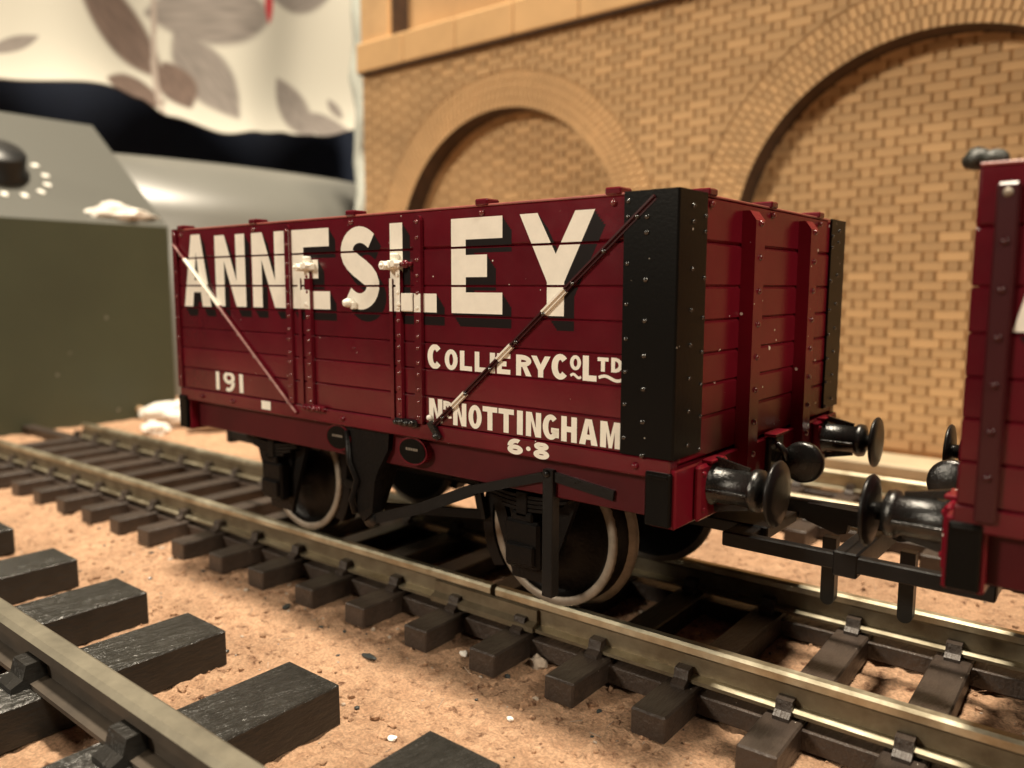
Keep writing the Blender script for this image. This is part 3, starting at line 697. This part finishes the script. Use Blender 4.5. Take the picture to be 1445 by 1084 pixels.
    word('lettering', [('L', -6.97, -5.82, 20.35, 22.1, .5, .40), ('T', -5.76, -4.88, 21.08, 22.05, .32, .26), ('D', -4.66, -3.78, 21.08, 22.08, .30, .24), ('~', -5.65, -3.78, 20.45, 20.85, 0, 0)])
    z0, z1 = 15.86, 17.68
    word('lettering', [('N', -22.0, -20.5, z0, 17.8, .5, .4), ('R', -20.4, -19.5, 17.0, 17.72, .28, .2), ('~', -20.4, -19.5, 16.35, 16.65, 0, 0)])
    word('lettering', [('N', -19.32, -17.9, z0, z1, .48, .4), ('O', -17.67, -16.3, z0-.05, z1-.0, .48, .38), ('T', -16.2, -14.72, z0, z1, .5, .40), ('T', -14.6, -13.1, z0, z1, .5, .4), ('I', -12.8, -12.25, z0, z1, .5, .4),
         ('N', -11.95, -10.55, z0, z1, .48, .4), ('G', -10.4, -8.95, z0-.03, z1, .50, .38), ('H', -8.75, -7.4, z0, z1, .48, .4), ('A', -7.2, -5.65, z0, z1, .5, .38), ('M', -5.45, -3.80, z0, z1, .48, .4)])
    word('lettering', [('6', -13.63, -12.15, 14.34, 15.54, .5, .36), ('.', -11.86, -11.42, 14.75, 15.1, 0, 0), ('8', -11.16, -9.72, 14.32, 15.54, .5, .34)])
    num = word('running_number', [('1', -53.85, -53.2, z0+.05, 17.95, .6, .4), ('9', -52.4, -50.3, z0, 17.95, .62, .42), ('1', -49.45, -48.78, z0+.05, 17.9, .6, .4)])
    word('painted_square', [('I', -45.5, -43.95, 14.62, 15.48, 0, 0)])
    # ---- oval maker plates on the solebar
    for x, nm in ((-24.4, 1), (-34.2, 2)):
        b = MB()
        el = lambda rx, rz: [(x+rx*math.cos(a), 13.0+rz*math.sin(a)) for a in (2*math.pi*i/28 for i in range(28))]
        b.prism(el(1.72, 1.22), 1, .34, 1.05, 1); b.prism(el(1.56, 1.06), 1, .28, .36, 0)
        for k in range(7): b.box(x-.72+.21*k, x-.60+.21*k, .255, .31, 13.05, 13.05+.22, 0, 2)
        b.build('maker_plate', ['plate', 'maroon', 'rim'], t)
    # ---- running gear
    AX = (-48.4, -14.5); RW = 6.36
    for ax in AX:
        b = MB(); b.lathe([(0, 3.2), (.5, 3.3), (.75, 4.2), (.75, Y2-4.2), (.5, Y2-3.3), (0, Y2-3.2)], 1, (ax, 0, RW), 14); b.build('axle', 'under', t)
        for s, yf in ((1, 6.8), (-1, Y2-6.8)):
            h = lambda v: v*s
            wheel = MB().lathe([(0.2, h(-.6)), (1.3, h(-.6)), (1.5, h(.55)), (5.05, h(.75)), (5.48, h(.35)), (5.58, h(.1))], 1, (ax, yf, RW), 40)
            wheel.lathe([(RW-.06, h(.12)), (RW-.02, h(.3)), (RW+.04, h(1.9))], 1, (ax, yf, RW), 48); wheel.lathe([(RW, h(2.7)), (0.3, h(2.6))], 1, (ax, yf, RW), 40)
            wo = wheel.build('wheel', 'under', t)
            MB().lathe([(5.55, h(.12)), (5.63, h(0)), (6.22, h(0)), (RW-.03, h(.14)), (RW-.03, h(.4))], 1, (ax, yf, RW), 56).build('rim', 'rim', wo, t)
            MB().lathe([(RW+.03, h(1.85)), (6.75, h(2.05)), (7.0, h(2.3)), (6.9, h(2.62)), (RW-.1, h(2.7))], 1, (ax, yf, RW), 56).build('flange', 'rim', wo, t)
            # axleguard, axlebox and spring
            y0 = 3.9 if s > 0 else Y2-3.9; o_ = -s                       # o_: outward direction
            g = MB(); ya, yb = sorted((y0, y0-o_*.5))
            for q in ([(ax-5.0, 11.6), (ax-3.6, 11.6), (ax-1.0, 3.4), (ax-1.9, 3.4)], [(ax+5.0, 11.6), (ax+3.6, 11.6), (ax+1.0, 3.4), (ax+1.9, 3.4)], [(ax-1.9, 3.0), (ax+1.9, 3.0), (ax+1.9, 3.6), (ax-1.9, 3.6)], [(ax-2.2, 11.6), (ax+2.2, 11.6), (ax+1.75, 3.5), (ax-1.75, 3.5)]):
                g.prism(q, 1, ya+random.uniform(0, .02), yb)
            g.build('axleguard', 'under', t)
            ya, yb = sorted((y0+o_*1.25, y0)); k = MB()
            k.box(ax-1.75, ax+1.75, ya, yb, 4.3, 8.3, .25); k.box(ax-1.45, ax+1.45, min(ya, ya+o_*.3), max(yb-.3, ya+.2), 4.7, 6.4, .15); k.box(ax-1.1, ax+1.1, ya, yb, 8.2, 9.0, .15)
            k.build('axlebox', 'under', t)
            sp = MB()
            for n in range(4):
                ln = 5.6-1.15*n; zc = 10.35-.34*n; pts = [(ax+ln*u, zc+.95*(u*ln/5.6)**2) for u in (-1, -.66, -.33, 0, .33, .66, 1)]
                poly = pts+[(a_, c_-.26) for a_, c_ in pts[::-1]]
                sp.prism(poly, 1, min(y0, y0+o_*1.15)+.01*n, max(y0, y0+o_*1.15)-.01*n)
            sp.box(ax-.55, ax+.55, min(y0, y0+o_*1.25), max(y0, y0+o_*1.25), 8.6, 10.7, .08)
            for e in (-5.3, 5.3): sp.box(ax+e-.5, ax+e+.5, min(y0, y0+o_*1.3), max(y0, y0+o_*1.3), 10.9, 12.0, .1)
            sp.build('leaf_spring', 'under', t)
    MB().box(-58, -3, 2.6, Y2-2.6, 11.7, 14.4).build('underfloor', 'under', t)
    MB().box(-41.5, -21.0, 10.5, 22.5, 7.6, 11.9, .3).build('chassis_block', 'under', t)
    for xx in (-40.5, -22.5, -31.4): MB().box(xx-.6, xx+.6, 2.6, Y2-2.6, 10.6, 11.72).build('cross_member', 'under', t)
    # brake gear both sides
    for s in (1, -1):
        Yv = (lambda y: y) if s > 0 else (lambda y: Y2-y)
        b = MB(); cx = -31.4
        for q in ([(cx-3.2, 12.2), (cx-2.1, 12.2), (cx+.25, 6.6), (cx-.6, 6.4)], [(cx+3.2, 12.2), (cx+2.1, 12.2), (cx-.25, 6.6), (cx+.6, 6.4)]):
            b.prism(q, 1, *sorted((Yv(2.3), Yv(2.9))))
        b.lathe([(0, -.5), (.7, -.45), (.75, .4), (0, .45)], 1, (cx, Yv(2.3), 6.6), 12)
        b.build('brake_hanger', 'under', t)
        br = MB(); br.prism([(-33.4, 14.2), (-27.4, 14.2), (-27.6, 12.6), (-28.8, 10.8), (-29.4, 9.6), (-29.8, 6.6), (-31.0, 5.6), (-31.9, 6.4), (-31.6, 9.0), (-33.0, 10.6)], 1, *sorted((Yv(.45), Yv(1.6))))
        br.tube([(-32.9, Yv(.4), 13.8), (-32.6, Yv(.3), 11), (-31.6, Yv(.3), 9.4), (-32.4, Yv(.3), 7.4), (-31.9, Yv(.3), 6.2)], .3, 8); br.build('brake_bracket', 'under', t)
        for ax, sg in ((AX[0], 1), (AX[1], -1)):
            sh = MB(); c0 = math.radians(0)
            pts = []
            for i in range(9):
                a = math.radians(-38+76*i/8); pts.append((ax+sg*(RW+.25)*math.cos(a), RW+(RW+.25)*math.sin(a)))
            out = [(ax+sg*(RW+1.35)*math.cos(math.radians(-34+68*i/8)), RW+(RW+1.35)*math.sin(math.radians(-34+68*i/8))) for i in range(9)]
            sh.prism(pts+out[::-1], 1, *sorted((Yv(6.9), Yv(8.6)))); sh.build('brake_shoe', 'under', t)
            hg = MB(); xa = ax+sg*(RW+1.1)
            hg.bar((xa-sg*.1, Yv(6.6), 6.2), (xa+sg*1.0, Yv(6.2), 12.2), .8, .5, (1, 0, 0)); hg.bar((xa, Yv(6.6), 6.6), (cx+sg*(-.2), Yv(3.3), 6.8+sg*.5), .8, .5, (0, 0, 1)); hg.build('brake_rod', 'under', t)
        lv = MB(); yl = Yv(1.0)
        pts = [(-30.6, 5.75), (-24.0, 8.0), (-18.0, 10.6), (-11.0, 12.75), (-10.0, 12.9), (-4.8, 12.3)]
        for (a_, c_), (d_, e_) in zip(pts, pts[1:]): lv.bar((a_, yl, c_), (d_, yl, e_), .95 if a_ < -18.5 else .72, .5, (0, 0, 1))
        lv.lathe([(0, -.3), (.85, -.3), (.85, .3), (0, .3)], 1, (-30.5, yl, 5.9), 14)
        lv.build('brake_lever', 'black', t)
        gd = MB().box(-10.85, -9.9, *sorted((Yv(.55), Yv(1.5))), 3.6, 13.4, .06); gd.rivet((-10.4, Yv(.55), 13.1), (0, -s, 0), .3); gd.build('lever_guide', 'black', t)
    # ---- buffers
    def buffer(x0, sx_, yc):
        zc = 13.3; X = lambda v: x0+sx_*v
        bs = MB(); a, c = sorted((X(.3), X(.85))); bs.box(a, c, yc-2.3, yc+2.3, 11.05, 14.9, .2)
        for dy in (-1.75, 1.75):
            for dz in (-1.35, 1.1): bs.rivet((X(.85), yc+dy, zc+dz-.1), (sx_, 0, 0), .22)
        a, c = sorted((X(.3), X(1.1))); bs.box(a, c, yc-1.0, yc+1.0, 14.85, 15.15, .08)
        bo = bs.build('buffer_base', 'maroon_end', t)
        pr = [(1.5, .8), (1.4, 1.0), (1.27, 1.2), (1.22, 3.5), (1.42, 3.65), (1.48, 3.9), (1.40, 4.25), (.9, 4.45), (.58, 4.5), (.55, 5.0)]
        sh = MB().lathe([(r, sx_*h) for r, h in pr], 0, (x0, yc, zc), 24)
        for dy in (-1, 1):
            a, c = sorted((X(.85), X(3.7))); sh.box(a, c, *sorted((yc+dy*1.1, yc+dy*1.5)), zc-.28, zc-.06, .04)
        sh.bar((X(.9), yc, zc+1.7), (X(3.3), yc, zc+1.2), .25, .5, (0, 1, 0)); sh.bar((X(.9), yc, zc-1.7), (X(3.3), yc, zc-1.2), .25, .5, (0, 1, 0))
        sh.build('buffer_shank', 'gloss', bo, t)
        MB().lathe([(.5, sx_*4.9), (1.5, sx_*4.98), (2.15, sx_*5.12), (2.24, sx_*5.25), (2.15, sx_*5.38), (1.2, sx_*5.52), (0, sx_*5.56)], 0, (x0, yc, zc), 36).build('buffer_head', 'black', bo, t)
    for yc in (4.85, 28.15): buffer(0, 1, yc); buffer(-L_, -1, yc)
    # ---- draw hook and tension-lock coupling at each end
    for x0, sx_ in ((0, 1), (-L_, -1)):
        X = lambda v: x0+sx_*v; yc = 16.5
        b = MB(); a, c = sorted((X(.3), X(.8))); b.box(a, c, yc-1.4, yc+1.4, 11.6, 15.0, .15)
        b.build('drawhook_plate', 'black', t)
        a, c = sorted((X(.2), X(1.2))); MB().box(a, c, yc-1.5, yc+1.4, 15.1, 15.4, .08).build('ledge', 'maroon_end', t)
        hk = MB(); hk.lathe([(0, -.55), (1.35, -.5), (1.6, -.3), (1.65, 0), (1.6, .3), (1.35, .5), (0, .55)], 1, (X(2.9), yc, 13.15), 28)
        hk.bar((X(.6), yc, 13.4), (X(2.2), yc, 13.4), 1.0, .9, (0, 1, 0)); hk.tube([(X(.7), yc-.9, 14.4), (X(1.3), yc-1.0, 14.5), (X(1.75), yc-.95, 14.0), (X(1.85), yc-.8, 13.3)], .28, 8); hk.rivet((X(.8), yc-.9, 14.5), (sx_, -.3, 0), .5)
        hk.build('drawhook', 'gloss', t)
        cp = MB()
        def bx(m_, v0, v1, *r, c=.1): a_, b_ = sorted((X(v0), X(v1))); m_.box(a_, b_, *r, c)
        for dy in (-5.6, 5.6): bx(cp, -1.0, 7.9, yc+dy-.42, yc+dy+.42, 7.1, 8.25)
        bx(cp, 7.3, 8.35, yc-6.1, yc+6.1, 6.7, 8.5, c=.12); bx(cp, -6, 1.5, yc-3.2, yc+3.2, 7.3, 8.3); bx(cp, -1, 1, yc-5.9, yc+5.9, 7.2, 8.2)
        co_ = cp.build('coupling', 'black', t)
        hk = MB(); yo = yc+sx_*.55
        pts = [(X(1), 9.0), (X(9.5), 9.0), (X(9.6), 8.3), (X(10.2), 8.1), (X(12.6), 8.8), (X(13.3), 9.4), (X(12.6), 10.2), (X(1), 10.0)]
        hk.prism(pts, 1, yo-.42, yo+.42); hk.build('coupling_hook', 'black', co_, t)
        dp = MB(); xc_ = X(5.35); c = [(xc_+.52*math.cos(a), 2.75+.52*math.sin(a)) for a in (math.pi+math.pi*i/8 for i in range(9))]
        dp.prism([(xc_-.52, 7.6)]+c+[(xc_+.52, 7.6)], 1, yc-.45, yc+.45); dp.build('drop_arm', 'black', co_, t)
    return t
wagon = build_wagon()

def copy_tree(o, parent, skip):
    if o.name.split('.')[0] in skip: return
    c = o.copy(); COL.objects.link(c); c.parent = parent
    for ch in o.children: copy_tree(ch, c, skip)
    return c
w2 = wagon.copy(); COL.objects.link(w2); ORG[w2.name] = Vector((-L_/2+77.5, W_/2, 0)); w2.location = ORG[w2.name]*S
w2['label'] = 'second maroon coal wagon cut off by the right edge of the picture'
for ch in list(wagon.children): copy_tree(ch, w2, ('diagonal_strap', 'running_number', 'painted_square', 'strap_foot', 'corner_plate', 'rim_clip'))
b = MB().box(17.35, 18.35, -.5, .05, 14.9, 31.9, .12)
for k in range(7): b.rivet((17.85, -.5, 31.4-2.35*k), (0, -1, 0), .24, 1 if k == 0 else 0)
b.build('end_strap', ['strap', 'rim'], w2)
for ch in w2.children:
    if ch.name.startswith('letter'): ch.location.x += .4*S
o = MB(); o.from_bm(rock((16.2, .9, 33.3), (.75, .8, .55), 3, 2), 0, True); o.from_bm(rock((17.0, .7, 33.2), (.7, .6, .5), 5, 2), 0, True)
tag(o.build('coal_lump', 'coal'), 'small dark knobbly coal lump on the corner of the right-hand wagon', 'coal')

# ------------------------------------------------------------------ behind: controller, casing, cloth
ct = thing('train_controller', (-200, 8, GZ), 'olive grey power controller with a sloping panel and black knob behind the track', 'controller')
b = MB(); b.prism([(-167, GZ-.2), (-167, 41.2), (-204.4, 69.8), (-250, 72.5), (-250, GZ-.2)], 1, -60, 56)
for i, f in enumerate(b.f):
    if i == 2: b.m[i] = 1
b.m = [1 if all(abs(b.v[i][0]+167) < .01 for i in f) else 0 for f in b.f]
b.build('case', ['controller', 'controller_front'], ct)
nrm = Vector((28.6, 0, 37.4)).normalized(); sl = Vector((37.4, 0, -28.6)).normalized()
def on_panel(u, y): return Vector((-167, y, 41.2))-sl*u
kb = MB(); c = on_panel(18.5, 24.6); A = nrm; q = A.to_track_quat('Z', 'Y').to_matrix()
tmp = MB().lathe([(6.2, 0), (6.2, .8), (5.2, 1.2), (4.9, 5), (4.4, 5.5), (0, 5.6)], 2, (0, 0, 0), 32)
kb.add([c+q @ Vector(v) for v in tmp.v], tmp.f, 0, True); kb.build('knob', 'knob', ct)
for a in (-100, -76, -49, -25, -1, 24, 50, 76, 100, 124):
    a = math.radians(a); d = Vector((0, math.cos(a), 0))-sl*math.sin(a)
    p = c+d*9.8+nrm*.1; tb = MB(); tb.bar(p-d*.75, p+d*.75, 1.2, .25, d.cross(nrm)); tb.build('tick_mark', 'tick', ct)
cs = thing('grey_casing', (-232, 118, GZ), 'pale grey glossy plastic casing beside the controller under the cloth', 'casing')
b = MB(); n = 24; vs = []
for k in range(n+1):
    y = 58+124*k/n; bul = 17*(1-((y-120)/62)**2)
    for x_, z_, f_ in ((-206, GZ-.2, 1), (-206, 46.5, 1), (-212, 55, .9), (-219, 62, .75), (-225, 66.0, .6), (-232, 67.2, .3), (-262, 69, 0)): vs.append((x_+bul*f_, y, z_))
b.add(vs, [(k*7+q, k*7+q+1, k*7+7+q+1, k*7+7+q) for k in range(n) for q in range(6)], 0, True)
b.add([vs[q] for q in range(7)]+[(-262, 58, GZ-.2)], [tuple(range(8))]); b.add([vs[n*7+q] for q in range(7)]+[(-262, 182, GZ-.2)], [tuple(range(8))])
b.build('shell', 'casing', cs)
o = MB(); o.from_bm(rock((-172, 46.5, 42.6), (4.5, 7.5, 3.4), 11, 3, rough=.8), 0, False)
tag(o.build('tissue', 'tissue'), 'crumpled white tissue lying on the front edge of the controller', 'tissue')

def cloth():
    leaves = [  # centre y, z, half length, half width, angle of long axis, colour
        (152, 142, 26, 11, 12, 0), (146, 115, 18, 9.0, -58, 0), (112, 128, 22, 9, -42, 1), (134.5, 109.5, 9, 6.2, -68, 1), (116, 103.5, 12, 5.2, -8, 1),
        (192, 109.5, 14, 8.5, -52, 0), (178.3, 153, 8.5, 2.2, 88, 2), (72, 111, 8, 2.0, 28, 0), (215, 113, 5, 2, -60, 0), (208, 104, 12, 5, -14, 0), (60, 130, 14, 5, 40, 0), (96, 150, 16, 6, -50, 1), (200, 165, 20, 8, 25, 0)]
    me = bpy.data.meshes.new('hanging_cloth'); ny, nz = 360, 210; vs = []; cols = []
    def bottom(y):
        pts = [(0, 99), (68, 98), (105, 102.5), (118, 101), (130, 96), (149, 91), (165, 94), (185, 97), (205, 99), (228, 105), (240, 107)]
        for (a, za), (b_, zb) in zip(pts, pts[1:]):
            if a <= y <= b_: u = (y-a)/(b_-a); u = u*u*(3-2*u); return za+(zb-za)*u
        return 100
    for j in range(nz+1):
        for i in range(ny+1):
            y = 10+(229-10)*i/ny; zb = bottom(y); z = zb+(205-zb)*j/nz
            fold = 3.2*math.sin(y*.085+.6*math.sin(z*.02))+1.5*noise.noise((y*.03, z*.012, 3))
            x = -300+fold*(1.0+.5*(1-j/nz))+6*math.exp(-(j/nz)*9)
            vs.append((x*S, y*S, z*S))
            c = (0.545, 0.52, 0.45)
            for (ly, lz, a_, b_, ang, k) in leaves:
                an = math.radians(ang); dy, dz = y-ly, z-lz; u = (dy*math.cos(an)+dz*math.sin(an))/(a_*1.12); v = (-dy*math.sin(an)+dz*math.cos(an))/(b_*1.2)
                e_ = (1-u*u)-abs(v) if abs(u) < 1 else -1
                if e_ > -.12:
                    s_ = .95+.3*noise.noise((u*3, v*9, ly)); f_ = min(1, (e_+.12)/.24)
                    q_ = ((.235*s_, .205*s_, .185*s_), (.145*s_, .098*s_, .078*s_), (.45, .03, .04))[k]
                    c = tuple(p_*(1-f_)+n_*f_ for p_, n_ in zip(c, q_))
            if abs(y-127.2-.8*math.sin(z*.1)) < 1.1 and z > 97: c = (.36, .30, .26)
            cols.append((*c, 1))
    fs = [(j*(ny+1)+i, j*(ny+1)+i+1, (j+1)*(ny+1)+i+1, (j+1)*(ny+1)+i) for j in range(nz) for i in range(ny)]
    me.from_pydata(vs, [], fs); at = me.color_attributes.new('print', 'FLOAT_COLOR', 'POINT')
    at.data.foreach_set('color', [q for c in cols for q in c]); me.polygons.foreach_set('use_smooth', [True]*len(fs))
    mt = mat('printed_cotton', (.7, .6, .5), .85, bump=.2, bump_scale=.6); nt = mt.node_tree
    n = nt.nodes.new('ShaderNodeVertexColor'); n.layer_name = 'print'; nt.links.new(n.outputs['Color'], nt.nodes['Principled BSDF'].inputs['Base Color'])
    me.materials.append(mt); o = bpy.data.objects.new('hanging_cloth', me); COL.objects.link(o)
    md = o.modifiers.new('thickness', 'SOLIDIFY'); md.thickness = .5*S
    tag(o, 'cream cotton cloth printed with grey and brown leaves hanging at top left', 'cloth')
cloth()
o = MB().box(-345, -338, -260, 420, GZ-40, 420).build('backdrop', 'navy'); tag(o, 'dark navy backdrop showing in the gap under the cloth', kind='structure')
# pale post beside the end of the brick wall
b = MB(); n = 30
pts = []
for k in range(n+1):
    z = GZ+(150-GZ)*k/n; pts.append(((-181+2.0*noise.noise((z*.08, 1, 2)), 131+1.5*noise.noise((z*.07, 5, 2)), z)))
b.tube(pts, lambda i: 3.3+1.2*noise.noise((i*.5, 9, 3)), 10)
tag(b.build('plaster_strip', 'pale'), 'pale bluish plaster strip beside the left end of the brick wall', 'plaster strip')

# ------------------------------------------------------------------ loose bits on the cork
def bit(name, c, r, seed, mt, label, cat, group=None, sub=2, rough=.4):
    z = GZ+cork_height(c[0], c[1]); o = MB(); o.from_bm(rock((c[0], c[1], z+r[2]*.55), r, seed, sub, rough=rough), 0, False)
    tag(o.build(name, mt), label, cat, group)
bit('pebble', (-14.7, 5.4), (.75, .7, .7), 2, 'pebble', 'pinkish grey pebble tucked against the sleeper below the rail joint', 'pebble')
bit('paper_crumb', (-11.4, -2.5), (.32, .22, .16), 4, 'tissue', 'tiny white crumb on the cork in front of the right wheel', 'crumb')
bit('paper_crumb', (-21.3, 3.2), (.42, .3, .26), 9, 'tissue', 'white speck beside a sleeper end below the rail gap', 'crumb')
bit('paper_crumb', (-16.0, -10.0), (.36, .3, .2), 13, 'tissue', 'cream crumb on the cork between the two nearest foreground sleepers', 'crumb')
bit('bark_flake', (-27.0, -2.6), (.95, .32, .2), 6, 'flake', 'dark glossy flake lying on the cork between the tracks', 'flake')
bit('bark_flake', (-30.4, -10.6), (.6, .8, .22), 8, 'flake', 'small dark flake beside a foreground sleeper', 'flake')
bit('paper_scrap', (-153, 47, ), (5.5, 6.5, 3.4), 21, 'tissue', 'larger white scrap of paper at the far end of the track', 'paper', sub=3, rough=.6)
bit('paper_scrap', (-145, 39), (2.6, 3.0, 1.5), 22, 'tissue', 'smaller white scrap of paper next to the far rail', 'paper', sub=3, rough=.6)
bit('grey_stone', (-139.5, 54), (4.5, 9, 2.6), 25, 'pebble', 'long grey lump on the cork seen under the left end of the wagon', 'stone', sub=3)
b = MB(); b.tube([(-178, 47, -1.5), (-172, 46, -2.2), (-160, 47.5, -3.6), (-150, 50, -3.9), (-140, 53, -3.6), (-128, 57, -3.8), (-110, 60, -3.9)], .9, 8)
tag(b.build('wire', 'wire'), 'tan wire lying along the cork behind the far rail', 'wire')
def grit():
    g = MB(); R = random.Random(5)
    bm = bmesh.new(); bmesh.ops.create_icosphere(bm, subdivisions=1, radius=1.0); bm.verts.index_update()
    V = [v.co.copy() for v in bm.verts]; Fc = [[v.index for v in f.verts] for f in bm.faces]; bm.free()
    for n in range(4200):
        x, y = R.uniform(-85, 32), R.uniform(-24, 50)
        if R.random() < .35: y = R.choice((R.gauss(0.5, 1.2), R.gauss(-10, 1.5), R.gauss(33, 1.5)))
        r = R.choice((.06, .08, .10, .12, .16, .24)) if R.random() < .93 else R.uniform(.25, .42)
        z = GZ+cork_height(x, y)+r*.2; q = R.random()*9; sx_, sy_, sz_ = R.uniform(.7, 1.4), R.uniform(.7, 1.4), R.uniform(.5, .9)
        vs = []
        for v in V:
            k = r*(1+.45*noise.noise(v*1.7+Vector((q, n, 0)))); vs.append((x+v.x*k*sx_, y+v.y*k*sy_, z+v.z*k*sz_))
        u = R.random(); g.add(vs, Fc, 0 if u < .86 else 1 if u < .92 else 2)
    for n in range(420):                                  # short fibres
        x, y = R.uniform(-70, 30), R.uniform(-20, 45); a = R.uniform(0, 6.28); l = R.uniform(.3, 1.3); z = GZ+cork_height(x, y)+.12
        g.bar((x, y, z), (x+math.cos(a)*l, y+math.sin(a)*l, z+R.uniform(-.05, .3)), .045, .03, (0, 0, 1), R.choice((0, 0, 2)))
    tag(g.build('cork_grit', ['cork', 'flake', 'pebble']), 'loose cork crumbs and grit scattered over the cork sheet', 'grit', kind='stuff')
grit()
